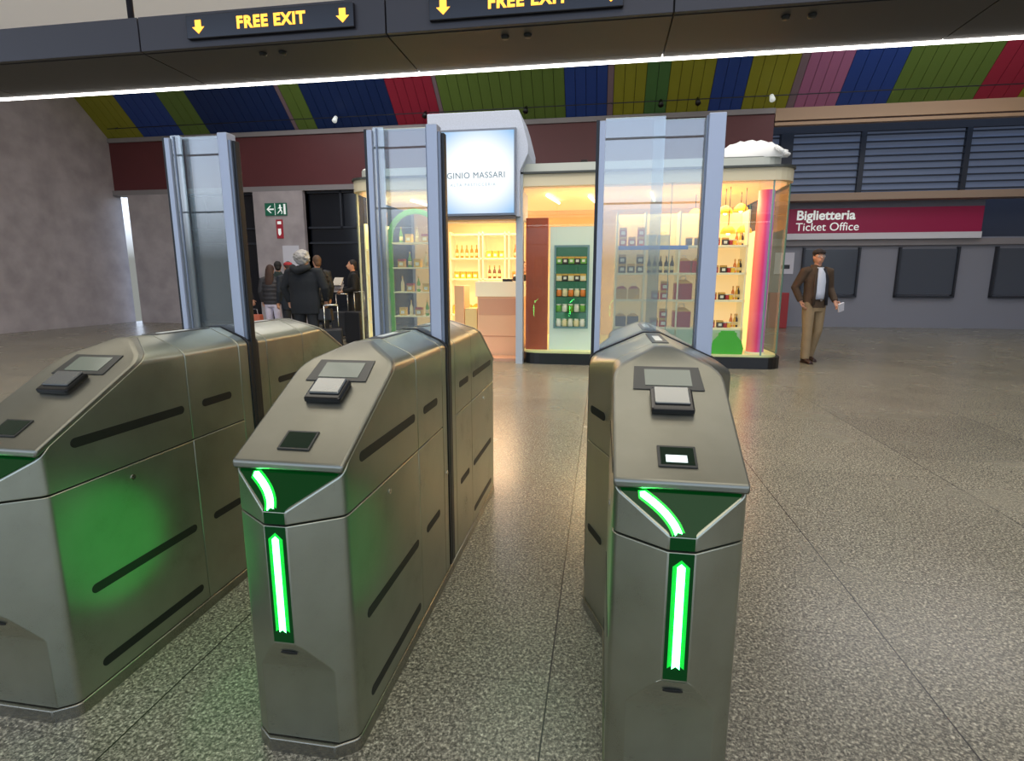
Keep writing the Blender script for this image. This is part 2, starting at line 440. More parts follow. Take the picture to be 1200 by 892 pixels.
GA = make_gate('narrow stainless steel ticket gate with green arrow light and unlit scanner, between two others', -.785, 1.167, glassx=(-.168, .134))
GB = make_gate('wider stainless steel ticket gate whose ticket scanner window is lit white', .193, 1.187, wide=True, lit=True, glassx=(-.232, .232))
GC = make_gate('stainless steel ticket gate on the left, seen past its neighbour, nearest the travellers', -1.672, 1.15, glassx=(-.168, .134))

# ------------------------------------------------------------------ floor
def floor_mat():
    m = bpy.data.materials.new('granite_floor'); m.use_nodes = True; nt = m.node_tree; b = nt.nodes['Principled BSDF']; L = nt.links.new
    tc = nt.nodes.new('ShaderNodeTexCoord')
    def noise(s, d, r=.5):
        n = nt.nodes.new('ShaderNodeTexNoise'); n.inputs['Scale'].default_value = s; n.inputs['Detail'].default_value = d; n.inputs['Roughness'].default_value = r
        L(tc.outputs['Object'], n.inputs[0]); return n
    n1, n3 = noise(95, 6, .75), noise(1.3, 2)
    vo = nt.nodes.new('ShaderNodeTexVoronoi'); vo.inputs['Scale'].default_value = 170; L(tc.outputs['Object'], vo.inputs[0])
    cr = nt.nodes.new('ShaderNodeValToRGB'); e = cr.color_ramp.elements
    e[0].position = .36; e[0].color = lin((62, 61, 52)); e[1].position = .66; e[1].color = lin((200, 192, 168))
    x = e.new(.50); x.color = lin((120, 115, 99))
    L(n1.outputs[0], cr.inputs[0])
    mx = nt.nodes.new('ShaderNodeMix'); mx.data_type = 'RGBA'; mx.blend_type = 'OVERLAY'; mx.inputs[0].default_value = .7
    bw = nt.nodes.new('ShaderNodeRGBToBW'); L(vo.outputs['Color'], bw.inputs[0])
    L(cr.outputs[0], mx.inputs[6]); L(bw.outputs[0], mx.inputs[7])
    # slab joints
    sp = nt.nodes.new('ShaderNodeSeparateXYZ'); L(tc.outputs['Object'], sp.inputs[0])
    def M(op, a, b_=None, c=None):
        n = nt.nodes.new('ShaderNodeMath'); n.operation = op
        for i, q in enumerate((a, b_, c)):
            if q is None: continue
            if isinstance(q, (int, float)): n.inputs[i].default_value = q
            else: L(q, n.inputs[i])
        return n.outputs[0]
    sx = M('DIVIDE', M('ADD', sp.outputs[0], .136), 1.2)
    ix = M('FLOOR', sx); fx = M('FRACT', sx)
    sy = M('DIVIDE', M('ADD', sp.outputs[1], M('MULTIPLY_ADD', ix, -.43, -3.467)), 1.45)
    iy = M('FLOOR', sy); fy = M('FRACT', sy)
    jx = M('GREATER_THAN', M('ABSOLUTE', M('SUBTRACT', fx, .5)), .5 - .0022)
    jy = M('GREATER_THAN', M('ABSOLUTE', M('SUBTRACT', fy, .5)), .5 - .0018)
    j = M('MAXIMUM', jx, M('MULTIPLY', jy, .45))
    wn = nt.nodes.new('ShaderNodeTexWhiteNoise'); wn.noise_dimensions = '2D'
    cb = nt.nodes.new('ShaderNodeCombineXYZ'); L(ix, cb.inputs[0]); L(iy, cb.inputs[1]); L(cb.outputs[0], wn.inputs[0])
    tone = M('MULTIPLY_ADD', wn.outputs['Value'], .16, .86)
    tone2 = M('MULTIPLY', tone, M('MULTIPLY_ADD', n3.outputs[0], .3, .85))
    mt = nt.nodes.new('ShaderNodeMix'); mt.data_type = 'RGBA'; mt.blend_type = 'MULTIPLY'; mt.inputs[0].default_value = 1
    L(mx.outputs[2], mt.inputs[6]); L(tone2, mt.inputs[7])
    mj = nt.nodes.new('ShaderNodeMix'); mj.data_type = 'RGBA'; L(j, mj.inputs[0]); L(mt.outputs[2], mj.inputs[6]); mj.inputs[7].default_value = lin((34, 33, 28))
    L(mj.outputs[2], b.inputs['Base Color'])
    L(M('MULTIPLY_ADD', n3.outputs[0], .12, .20), b.inputs['Roughness'])
    return m
struct(box('floor', floor_mat(), -14.5, 13.5, -7, 19, -.2, 0))

# ------------------------------------------------------------------ hall: back wall, coloured slope, ceiling, side walls
WY = 15.0
MARBLE = mat('grey_marble', (176, 168, 170), .35, noise=.28, nscale=2.2, bump=.03)
MAROON = mat('maroon_panel', (92, 40, 44), .45, noise=.12, nscale=1.5)
TRIM = mat('grey_trim', (132, 128, 130), .4)
DARKWIN = mat('dark_window', (10, 14, 22), .1)
FRAME = mat('window_frame_grey', (46, 50, 58), .4, .3)
WHITEC = mat('ceiling_white', (226, 222, 216), .8, emit=(235, 230, 222), es=.25)
struct(box('ceiling', WHITEC, -14.5, 13.5, -6, 13.25, 6.9, 7.1))
struct(box('wall_left', MARBLE, -14.6, -14.4, -1, 15.2, 0, 7.1))
struct(box('wall_right', MARBLE, 13.4, 13.6, -1, 18.7, 0, 7.1))
# maroon fascia with trims over the back openings
w = MB().box(-14.4, 3.97, WY, WY + .3, 3.88, 5.22).build('wall_back', MAROON); struct(w)
struct(box('trim_1', TRIM, -14.4, 3.97, WY - .08, WY + .3, 3.74, 3.88))
struct(box('trim_2', TRIM, -14.4, 3.97, WY - .05, WY + .3, 5.22, 5.34))
struct(box('wall_back_right', mat('grey_plaster', (86, 88, 98), .6), 3.97, 13.4, 17.9, 18.2, 0, 7.1))
struct(box('wall_return', MAROON, 3.85, 3.97, WY + .3, 17.9, 0, 5.3))
# striped sloped ceiling panels
COL = {'n': (10, 42, 96), 'g': (96, 122, 52), 'r': (158, 36, 62), 'b': (34, 66, 142), 'o': (142, 142, 36), 'k': (128, 108, 118), 'p': (168, 104, 142), 'G': (72, 116, 62), 'd': (40, 44, 52)}
bands = [(-14.4, -13.2, 'o'), (-13.2, -11.9, 'b'), (-11.9, -11.06, 'g'), (-11.06, -8.48, 'n'), (-8.48, -8.36, 'k'), (-8.36, -7.8, 'g'), (-7.8, -5.5, 'n'), (-5.5, -4.29, 'r'), (-4.29, -4.18, 'k'),
         (-4.18, -1.04, 'g'), (-1.04, -.02, 'b'), (-.02, .13, 'k'), (.13, .88, 'o'), (.88, 1.41, 'G'), (1.41, 2.41, 'o'), (2.41, 3.18, 'b'), (3.18, 4.2, 'o'), (4.2, 4.38, 'k'),
         (4.38, 5.3, 'p'), (5.3, 6.4, 'b'), (6.4, 8.2, 'g'), (8.2, 9.1, 'r'), (9.1, 11, 'o'), (11, 13.4, 'n')]
k = 0
for (a, b, c) in bands:
    m = mat('stripe_' + {'n': 'navy', 'g': 'green', 'r': 'red', 'b': 'blue', 'o': 'olive', 'k': 'mauve', 'p': 'pink', 'G': 'leaf', 'd': 'dark'}[c], COL[c], .5)
    mb = MB(); n = max(1, round((b - a) / .26)); w_ = (b - a) / n
    for i in range(n):
        x0, x1 = a + i * w_ + .006, a + (i + 1) * w_ - .006
        ye, ze = 13.2, 5.34 + (WY - 13.2) * .90
        mb.add([(x0, WY, 5.34), (x1, WY, 5.34), (x1, ye, ze), (x0, ye, ze), (x0, WY, 5.40), (x1, WY, 5.40), (x1, ye, ze + .06), (x0, ye, ze + .06)],
               [(0, 1, 2, 3), (4, 7, 6, 5), (0, 4, 5, 1), (1, 5, 6, 2), (2, 6, 7, 3), (3, 7, 4, 0)])
    k += 1
    o = mb.build('ceiling_stripe_panel', m); tag(o, kind='structure')
struct(MB().add([(-14.4, WY + .05, 5.36), (13.4, WY + .05, 5.36), (13.4, 13.2, 7.04), (-14.4, 13.2, 7.04)], [(0, 1, 2, 3)]).build('ceiling_backing', CORE))
# clear glazed part right of the maroon panel, behind a dark beam
wn = MB()
wn.box(3.99, 13.4, WY, WY + .15, 4.95, 5.02).box(3.99, 13.4, WY, WY + .2, 5.06, 5.34)
struct(wn.build('trim_3', mat('tan_trim', (168, 140, 112), .5)))
SLAT = mat('slatted_glazing', (92, 104, 128), .35, emit=(120, 135, 165), es=.16)
win = box('window_1', SLAT, 4.0, 13.3, 16.2, 16.25, 3.5, 5.0); struct(win)
mb = MB()
for i in range(9): mb.box(4.0, 13.3, 16.12, 16.2, 3.55 + i * .17, 3.575 + i * .17)
for x in (4.0, 6.4, 8.8, 11.2, 13.2): mb.box(x, x + .12, 16.1, 16.2, 3.5, 5.0)
mb.box(4.45, 4.75, 16.0, 16.2, 3.0, 5.0)
mb.build('window_frame', FRAME, win)
struct(box('wall_header', mat('dark_header', (44, 44, 50), .5), 3.97, 13.4, 16.1, 16.3, 5.0, 5.6))
struct(box('trim_4', mat('warm_header', (150, 128, 108), .5), 3.97, 13.4, 16.0, 16.4, 3.32, 3.5))

# back openings: marble piers and dark glazing
piers = [(-13.9, -12.3), (-9.86, -8.34), (-5.2, -3.6), (-.4, 1.2)]
for i, (a, b) in enumerate(piers):
    struct(box('wall_pier', MARBLE, a, b, WY - .1, WY + .3, 0, 3.74))
xs = [-14.4, -13.9, -12.3, -9.86, -8.34, -5.2, -3.6, -.4, 1.2, 3.97]
n = 1
for a, b in ((-12.3, -9.86), (-8.34, -5.2), (-3.6, -.4), (1.2, 3.97)):
    n += 1
    wd = box('window_%d' % n, DARKWIN, a, b, WY + .12, WY + .16, 0, 3.74); struct(wd)
    mb = MB()
    for z in (0.0, 2.30, 2.72, 3.68): mb.box(a, b, WY + .04, WY + .12, z, z + .05)
    nx = max(2, round((b - a) / .9))
    for q in range(nx + 1):
        x = a + (b - a - .05) * q / nx; mb.box(x, x + .05, WY + .04, WY + .12, 0 if q in (0, nx) else 2.72, 3.74)
        if q % 2 == 0: mb.box(x, x + .05, WY + .04, WY + .12, 0, 3.74)
    mb.build('window_frame', FRAME, wd)

# exit sign, fire notice and paper notice on the marble pier
GREENS = mat('exit_green', (12, 84, 62), .4, emit=(12, 84, 62), es=.25); WHITES = mat('sign_white', (225, 232, 228), .5, emit=(225, 232, 228), es=.35)
REDS = mat('fire_red', (170, 40, 56), .5); PAPER = mat('paper', (205, 205, 214), .8)
s = thing('exit_sign', 'green emergency exit sign with white arrow and running figure on the marble pier', 'exit sign', (-9.16, WY - .10, 3.25))
box('sign_board', GREENS, -.33, .33, -.03, 0, -.17, .17, s)
def face(pts, name, m, par, y=-.034, h=.003):
    M = Matrix.Translation((0, y + .003, 0)) @ Matrix.Rotation(R(90), 4, 'X')
    return MB().prism(pts, h, M).build(name, m, par)
face([(-.28, 0), (-.17, -.10), (-.13, -.10), (-.21, -.02), (-.06, -.02), (-.06, .02), (-.21, .02), (-.13, .10), (-.17, .10)], 'arrow', WHITES, s)
box('divider', WHITES, -.03, -.015, -.034, -.03, -.16, .16, s)
fg = MB(); F0 = Matrix.Translation((0, -.031, 0)) @ Matrix.Rotation(R(90), 4, 'X')
fg.prism([(.135 + .03 * math.cos(t * .7854), .10 + .03 * math.sin(t * .7854)) for t in range(8)], .003, F0)
for p, q, ww in (((.13, .07), (.15, -.02), .05), ((.15, -.02), (.09, -.07), .028), ((.09, -.07), (.05, -.12), .024), ((.15, -.02), (.19, -.07), .028), ((.19, -.07), (.17, -.13), .024), ((.13, .06), (.07, .02), .02), ((.13, .06), (.2, .03), .02)):
    d = Vector((q[0] - p[0], q[1] - p[1])); nn = Vector((-d.y, d.x)).normalized() * ww / 2
    fg.prism([(p[0] - nn.x, p[1] - nn.y), (q[0] - nn.x, q[1] - nn.y), (q[0] + nn.x, q[1] + nn.y), (p[0] + nn.x, p[1] + nn.y)][::1], .003, F0)
fg.build('running_figure', WHITES, s)
box('doorway_mark', WHITES, .24, .30, -.034, -.03, -.14, .14, s)
s = thing('fire_hose_sign', 'narrow red fire equipment sign below the green exit sign', 'sign', (-9.08, WY - .10, 2.72))
box('sign_board', REDS, -.11, .09, -.02, 0, -.27, .25, s)
face([(-.07, .12), (.05, .12), (.05, .2), (-.07, .2)], 'symbol', WHITES, s, -.022)
face([(-.06, -.14), (-.02, -.2), (.03, -.14), (.03, 0), (-.06, 0)], 'flame_symbol', WHITES, s, -.022)
s = tag(box('paper_notice', PAPER, -9.05, -8.55, WY - .115, WY - .10, 1.60, 2.25), 'plain pale paper notice low on the marble pier behind the travellers', 'notice')

# cable with small spotlights in front of the slope
s = thing('light_cable', 'thin dark cable strung along the foot of the coloured ceiling', 'cable', (0, 14.6, 5.5))
MB().tube([(-14, 0, 0), (0, 0, .02), (13, 0, 0)], .012, 6).build('cable', FRAME, s)
for x in (-13.8, -10.5, -7, -3.5, 0.1, 3.6, 7, 10.5, 13):
    MB().tube([(x, 0, 0), (x, .35, .15)], .01, 6).build('cable_hanger', FRAME, s)
for x, lit_ in ((-7.05, 1), (-4.6, 0), (-2.0, 0), (1.25, 0), (2.1, 0), (3.75, 1)):
    t = thing('spotlight', 'small white spotlight clamped on the cable over %s' % ('the dark navy stripe' if x < 0 else 'the right end of the maroon wall') if lit_ else 'small black spotlight clamped on the thin cable', 'spotlight', (x, 14.55, 5.5), 0, 'spotlights on the cable')
    m = WHITES if lit_ else RUBBER
    MB().tube([(0, 0, 0), (0, -.1, -.12)], [.045, .065], 10).build('spot_head', m, t)
    MB().tube([(0, 0, 0), (0, .05, .06)], .012, 6).build('clamp', RUBBER, t)

# small plate on the maroon wall
tag(box('wall_sensor', TRIM, 2.12 + .55, 2.30 + .55, WY - .03, WY, 4.75, 5.0), 'small pale square box on the maroon wall right of the widest glass screen', 'sensor')
tag(box('wall_camera', RUBBER, -.63, -.47, WY - .1, WY, 4.15, 4.30), 'small dark camera box low on the maroon wall above the shop roof', 'camera')

# ------------------------------------------------------------------ beam with FREE EXIT displays
BEAM = mat('beam_grey', (52, 50, 57), .45); SOFF = mat('beam_soffit', (46, 44, 48), .55)
LEDO = mat('led_amber', (255, 190, 60), .5, emit=(255, 172, 60), es=1.35)
LEDR = mat('led_red_edge', (200, 60, 20), .5, emit=(210, 60, 16), es=.8)
SIGNB = mat('sign_black', (12, 8, 18), .2)
bx = thing('gantry_beam', 'long dark grey overhead beam over the gates with a bright light line under it', 'beam', (0, 3.0, 2.56))
xs = [-5.5, -4.05, -2.6, -1.15, .30, 1.75, 3.2, 4.65]
for a, b in zip(xs[:-1], xs[1:]):
    MB().box(a + .004, b - .004, 0, .03, .0, .175).build('fascia_panel', BEAM, bx, .002)
    MB().box(a + .004, b - .004, .03, .54, -.004, .012).build('soffit_panel', SOFF, bx)
MB().box(-5.5, 4.65, .03, .54, .0125, .17).build('beam_core', CORE, bx)
MB().box(-5.5, 4.65, .545, .575, -.012, .015).build('light_line', mat('light_line', (255, 255, 255), .5, emit=(255, 250, 244), es=4.5), bx)
MB().box(-5.5, 4.65, .54, .60, .015, .17).build('back_edge', BEAM, bx)
for x in (-5.3, -2.9, -.2, 2.2, 4.5):
    MB().tube([(x, .3, .17), (x, .3, 4.35)], .018, 8).build('hanger_rod', BEAM, bx)
for x0 in (-1.868, -.482, .9):
    for dx in (-.06, .06):
        MB().lathe([(.018, -.014), (.022, -.004), (.022, .01)], (x0 + dx, .12, -.004), 12).build('sensor', RUBBER, bx)
def down_arrow(par, x, z):
    s_ = .9
    P = [(-.020, .034), (.020, .034), (.020, -.004), (.040, -.004), (0, -.042), (-.040, -.004), (-.020, -.004)]
    M = Matrix.Translation((x, -.0125, z)) @ Matrix.Rotation(R(90), 4, 'X')
    MB().prism([(p * s_, q * s_) for p, q in P][::-1], .002, M).build('down_arrow', LEDO, par)
for (xc, lb) in ((-1.80, 'black led display reading FREE EXIT over the left lane'), (-.424, 'black led display reading FREE EXIT over the lane between the two nearest gates')):
    s = thing('led_display', lb, 'display', (xc, 2.988, 2.6525), 0, 'free exit displays on the beam')
    MB().box(-.485, .485, -.012, .012, -.057, .060).build('display_case', SIGNB, s, .003)
    for wd_, xx in (('FREE', -.090), ('EXIT', .125)): text('display_lettering', wd_, .080, LEDO, s, (xx, -.0135, .002), extr=.001, off=.0034, space=1.14)
    down_arrow(s, -.41, .002); down_arrow(s, .425, .002)

# ------------------------------------------------------------------ shop kiosk
KY = 8.5; KX0, KX1, KB = -3.97, 2.62, 11.4
CREAM = mat('cream_fascia', (206, 196, 168), .5); PALE = mat('pale_roof', (188, 192, 184), .6)
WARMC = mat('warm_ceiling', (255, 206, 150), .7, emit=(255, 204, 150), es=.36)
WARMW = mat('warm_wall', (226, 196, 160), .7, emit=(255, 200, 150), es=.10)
WOODP = mat('peach_laminate', (236, 186, 146), .5)
REDB = mat('russet_panel', (182, 84, 56), .4, noise=.2, nscale=3)
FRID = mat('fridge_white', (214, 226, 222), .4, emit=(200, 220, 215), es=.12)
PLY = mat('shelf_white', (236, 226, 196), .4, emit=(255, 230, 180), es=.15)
STONE = mat('sparkling_white_stone', (188, 196, 214), .6, noise=.18, nscale=60)
TEAL = mat('teal_edge', (110, 150, 140), .3)
kf = thing('shop_kiosk', 'glass walled sweet shop kiosk with cream roof edge and black plinth', 'kiosk', (0, KY, 0))
def rr(x0, x1, y0, y1, r, n=6):
    pts = []
    for cx, cy, a0 in ((x1 - r, y0 + r, -90), (x1 - r, y1 - r, 0), (x0 + r, y1 - r, 90), (x0 + r, y0 + r, 180)):
        for k in range(n + 1):
            a = R(a0 + 90 * k / n); pts.append((cx + r * math.cos(a), cy + r * math.sin(a)))
    return pts
SX0, SX1 = -1.30, -2.45          # open counter bay between the two glass halves
# (local coordinates: y from the front face)
for nm, m, z0, z1, gr in (('plinth', mat('plinth_black', (10, 11, 12), .3), 0, .17, .03),):
    MB().prism(rr(-1.24, KX1 + gr, -gr, 2.9, .3), z1 - z0, Matrix.Translation((0, 0, z0))).build(nm, m, kf)
    MB().prism(rr(KX0 - gr, -2.46, -gr, 2.9, .3), z1 - z0, Matrix.Translation((0, 0, z0))).build(nm, m, kf)
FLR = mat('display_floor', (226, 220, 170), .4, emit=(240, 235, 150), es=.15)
MB().prism(rr(-1.22, KX1 - .02, .02, 2.85, .28), .03, Matrix.Translation((0, 0, .17))).build('display_floor', FLR, kf)
MB().prism(rr(KX0 + .02, -2.48, .02, 2.85, .28), .03, Matrix.Translation((0, 0, .17))).build('display_floor', FLR, kf)
MB().prism(rr(KX0 - .02, KX1 + .02, -.02, 2.92, .32), .17, Matrix.Translation((0, 0, 2.66))).build('roof_fascia', CREAM, kf)
MB().prism(rr(KX0 - .04, KX1 + .04, -.05, 2.94, .34), .03, Matrix.Translation((0, 0, 2.83))).build('roof_shadow_line', mat('dark_line', (58, 62, 58), .4), kf)  # thin dark band between fascia and roof cover
MB().prism(rr(KX0 + .1, KX1 - .15, .05, 2.8, .3), .13, Matrix.Translation((0, 0, 2.86))).build('roof_cover', PALE, kf)
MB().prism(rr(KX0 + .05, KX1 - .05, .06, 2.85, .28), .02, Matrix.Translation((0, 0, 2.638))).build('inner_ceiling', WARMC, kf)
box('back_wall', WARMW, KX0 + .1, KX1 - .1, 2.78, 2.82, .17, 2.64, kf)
# curved glass walls
def glasswall(path, z0, z1, name='glass_wall', t=.012):
    mb = MB(); n = len(path)
    vs = [(x, y, z0) for x, y in path] + [(x, y, z1) for x, y in path]
    mb.add(vs, [(i, i + 1, n + i + 1, n + i) for i in range(n - 1)], True)
    return mb.build(name, SHOPG, kf)
def arc(cx, cy, r, a0, a1, n=8): return [(cx + r * math.cos(R(a0 + (a1 - a0) * k / n)), cy + r * math.sin(R(a0 + (a1 - a0) * k / n))) for k in range(n + 1)]
glasswall([(-1.20, 0), (KX1 - .30, 0)] , .17, 2.66)
glasswall(arc(KX1 - .30, .30, .30, -90, 0) + [(KX1, 2.6)], .17, 2.66)
glasswall([(-2.48, 0), (KX0 + .30, 0)], .17, 2.66)
glasswall(arc(KX0 + .30, .30, .30, 270, 180) + [(KX0, 2.6)], .17, 2.66)
ym = mat('yellow_edge_light', (220, 226, 120), .4, emit=(222, 232, 110), es=.8)
for x, y in ((KX0 + .30, 0), (KX0, .30)): MB().box(x - .012, x + .012, y - .004, y + .012, .2, 2.66).build('glass_joint', PLY, kf)
MB().box(KX0 + .36, KX0 + .42, .03, .07, .2, 2.62).build('corner_light_strip', ym, kf)
for x, y in ((KX1 - .30, 0), (KX1, .30), (KX1, 1.3), (KX1, 2.5)): MB().box(x - .012, x + .010, y - .006, y + .012, .2, 2.66).build('glass_joint', TEAL, kf)
MB().box(.94, .95, -.004, .004, .2, 2.66).build('glass_joint', TEAL, kf)
# post beside the counter bay
box('corner_post', mat('post_grey', (172, 180, 188), .5), -1.31, -1.205, -.05, .10, 0, 3.0, kf)
# ceiling strips inside
for (x, y, l) in ((-.9, .5, .9), (-.25, .7, .9), (.7, .5, .9), (1.6, .7, .9), (-3.2, .7, .8)):
    MB().tube([(x, y, 2.60), (x + .12, y + l, 2.60)], .02, 8).build('strip_light', mat('warm_tube', (255, 240, 210), .4, emit=(255, 236, 200), es=6), kf)

# sign tower with light box
st_ = thing('shop_sign', 'white stone sign tower with a glowing light box reading IGINIO MASSARI', 'shop sign', (0, KY - .12, 0))
prof = [(-2.63, 2.22), (-2.63, 3.70), (-1.26, 3.70), (-1.20, 3.52), (-1.12, 3.22), (-1.12, 3.10), (-1.24, 2.86), (-1.24, 2.22)]
MB().prism(prof[::-1], .9, Matrix.Translation((0, .9, 0)) @ Matrix.Rotation(R(90), 4, 'X')).build('stone_shell', STONE, st_, .01)
def lightbox_mat():
    m = bpy.data.materials.new('lightbox_glow'); m.use_nodes = True; nt = m.node_tree; b = nt.nodes['Principled BSDF']; L = nt.links.new
    tc = nt.nodes.new('ShaderNodeTexCoord'); mp = nt.nodes.new('ShaderNodeMapping'); mp.inputs['Location'].default_value = (-.5, -.5, -.5)
    mp2 = nt.nodes.new('ShaderNodeMapping'); mp2.inputs['Scale'].default_value = (1.25, 0, 1.5)
    gr = nt.nodes.new('ShaderNodeTexGradient'); gr.gradient_type = 'SPHERICAL'
    cr = nt.nodes.new('ShaderNodeValToRGB'); e = cr.color_ramp.elements
    e[0].position = .0; e[0].color = lin((120, 178, 228)); e[1].position = .48; e[1].color = lin((246, 252, 255))
    L(tc.outputs['Generated'], mp.inputs[0]); L(mp.outputs[0], mp2.inputs[0]); L(mp2.outputs[0], gr.inputs[0]); L(gr.outputs[0], cr.inputs[0])
    L(cr.outputs[0], b.inputs['Emission Color']); b.inputs['Emission Strength'].default_value = .9; b.inputs['Base Color'].default_value = (0, 0, 0, 1)
    return m
box('lightbox_frame', ALU2, -2.43, -1.29, -.05, 0, 2.235, 3.455, st_, .004)
lb = box('lightbox_face', lightbox_mat(), -2.40, -1.32, -.06, -.045, 2.27, 3.42, st_)
TXT = mat('sign_grey_text', (96, 120, 138), .6)
text('shop_name', 'IGINIO MASSARI', .118, TXT, lb, (-1.905, -.062, 2.805), extr=.001, space=1.08)
text('shop_subtitle', 'ALTA PASTICCERIA', .055, mat('sign_pale_text', (170, 195, 210), .6), lb, (-1.935, -.062, 2.675), extr=.001, space=1.5)
box('lower_lintel', mat('lintel', (120, 106, 96), .5), -2.48, -1.30, -.02, .2, 2.18, 2.235, st_)

# counter bay
ct = thing('shop_counter', 'peach coloured sales counter in the open bay under the shop sign', 'counter', (0, KY + .55, 0))
box('counter_body', WOODP, -2.05, -1.28, 0, .55, .02, 1.02, ct, .004)
box('counter_panel_line', mat('peach_line', (206, 150, 116), .5), -2.05, -1.28, -.006, 0, .36, .375, ct)
box('counter_recess', mat('peach_dark', (214, 160, 128), .5), -2.03, -1.28, -.004, 0, .72, .99, ct)
box('counter_top', PLY, -2.08, -1.28, -.02, .57, 1.02, 1.27, ct, .006)
box('low_cabinet', mat('light_oak', (238, 206, 140), .5), -2.28, -2.07, .05, .5, .02, .82, ct, .004)
box('side_panel', WOODP, -2.47, -2.30, .1, .5, .02, 1.2, ct, .004)
tag(box('card_terminal', RUBBER, -1.62, -1.46, KY + .52, KY + .62, 1.27, 1.31, None, .005), 'small black card terminal flat on the counter of the shop', 'card terminal')
tag(box('cash_register_screen', mat('brown_screen', (58, 44, 38), .3), -1.40, -1.29, KY + .50, KY + .66, 1.27, 1.40, None, .006), 'small dark till screen on the shop counter by the grey post', 'till')
tag(box('counter_step', mat('peach_step', (198, 150, 122), .5), -2.6, -1.32, KY + .15, KY + .5, 0, .05), 'low peach coloured step at the foot of the shop counter', 'step')
# ------------------------------------------------------------------ shelving and goods
PC = {'red': (176, 34, 36), 'yellow': (240, 190, 60), 'orange': (232, 128, 44), 'cream': (240, 222, 176), 'green': (104, 170, 50), 'dark': (54, 38, 34), 'brown': (120, 72, 44), 'white': (236, 232, 222), 'pink': (226, 110, 130), 'gold': (214, 164, 70)}
def pm(c): return mat('pack_' + c, PC[c], .4)
PROTO = {}
def proto(kind, c):
    key = (kind, c)
    if key in PROTO:
        src = PROTO[key]; r = src.copy(); C.objects.link(r)
        for ch in list(src.children):
            q = ch.copy(); C.objects.link(q); q.parent = r
        return r
    r = bpy.data.objects.new({'box': 'gift_box', 'tin': 'sweet_tin', 'bottle': 'bottle', 'jar': 'jam_jar', 'cake': 'cake_box'}[kind], None); C.objects.link(r)
    PROTO[key] = r
    alt = 'gold' if c != 'gold' else 'red'
    if kind == 'box':
        MB().box(-.055, .055, -.05, .05, 0, .13).build('carton', pm(c), r, .004)
        MB().box(-.057, .057, -.052, .052, .10, .137).build('lid', pm(alt), r, .003)
        MB().box(-.03, .03, -.0535, -.05, .03, .08).build('paper_band', pm('white'), r)
    elif kind == 'tin':
        MB().lathe([(.045, 0), (.05, .01), (.05, .10)], n=16).build('can', pm(c), r)
        MB().lathe([(.052, .10), (.052, .118), (.03, .124)], n=16).build('lid', pm(alt), r)
    elif kind == 'bottle':
        MB().lathe([(.026, 0), (.030, .01), (.030, .13), (.024, .16), (.010, .19), (.010, .23)], n=14).build('glass_body', mat('wine_' + c, PC[c], .15), r)
        MB().lathe([(.0125, .222), (.0125, .25), (.008, .256)], n=12).build('cap', pm('gold'), r)
        MB().lathe([(.0308, .04), (.0308, .10)], n=14).build('paper_band', pm('cream'), r)
    elif kind == 'jar':
        MB().lathe([(.034, 0), (.040, .012), (.040, .075), (.032, .09)], n=14).build('glass_body', mat('wine_' + c, PC[c], .15), r)
        MB().lathe([(.035, .088), (.035, .105)], n=14).build('lid', pm('white'), r)
    elif kind == 'cake':
        MB().box(-.085, .085, -.07, .07, 0, .16).build('carton', pm(c), r, .004)
        MB().add([(-.085, -.07, .16), (.085, -.07, .16), (.085, .07, .16), (-.085, .07, .16), (-.03, 0, .20), (.03, 0, .20)], [(0, 1, 5, 4), (1, 2, 5), (2, 3, 4, 5), (3, 0, 4)]).build('folded_top', pm(alt), r)
        MB().tube([(-.03, 0, .2), (-.02, 0, .235), (.02, 0, .235), (.03, 0, .2)], .005, 6).build('ribbon_handle', pm('white'), r)
    return r
NAMES = {'box': 'lidded gift box', 'tin': 'round sweet tin', 'bottle': 'gold-capped bottle', 'jar': 'white-lidded jar', 'cake': 'cake carton'}
def put(kind, c, x, y, z, where, group, sc=1.0):
    o = proto(kind, c); o.location = (x, y, z); o.scale = (sc,) * 3
    tag(o, ('%s %s %s' % (c, NAMES[kind], where)).replace('white white-', 'white ').replace('dark ', 'brown ', 1), 'shop goods', group)

def shelving(name, label, x0, x1, y0, y1, zs, top, ups, back=None, base=None):
    t = thing(name, label, 'shelving', ((x0 + x1) / 2, y0, 0)); w_ = (x1 - x0) / 2
    for z in zs: MB().box(-w_, w_, 0, y1 - y0, z - .03, z).build('shelf', PLY, t)
    for u_ in ups: MB().box(u_ - .012 - (x0 + x1) / 2, u_ + .012 - (x0 + x1) / 2, 0, y1 - y0, .2, top).build('upright', PLY, t)
    if back: MB().box(-w_, w_, y1 - y0 + .005, y1 - y0 + .02, .2, top).build('back_panel', back, t)
    if base: MB().box(-w_, w_, .0, y1 - y0, .2, zs[0] - .032).build('base_cabinet', base, t)
    return t
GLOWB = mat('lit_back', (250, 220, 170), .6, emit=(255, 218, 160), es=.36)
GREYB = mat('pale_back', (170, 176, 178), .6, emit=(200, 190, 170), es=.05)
GREENW = mat('pale_green_base', (196, 214, 188), .5)
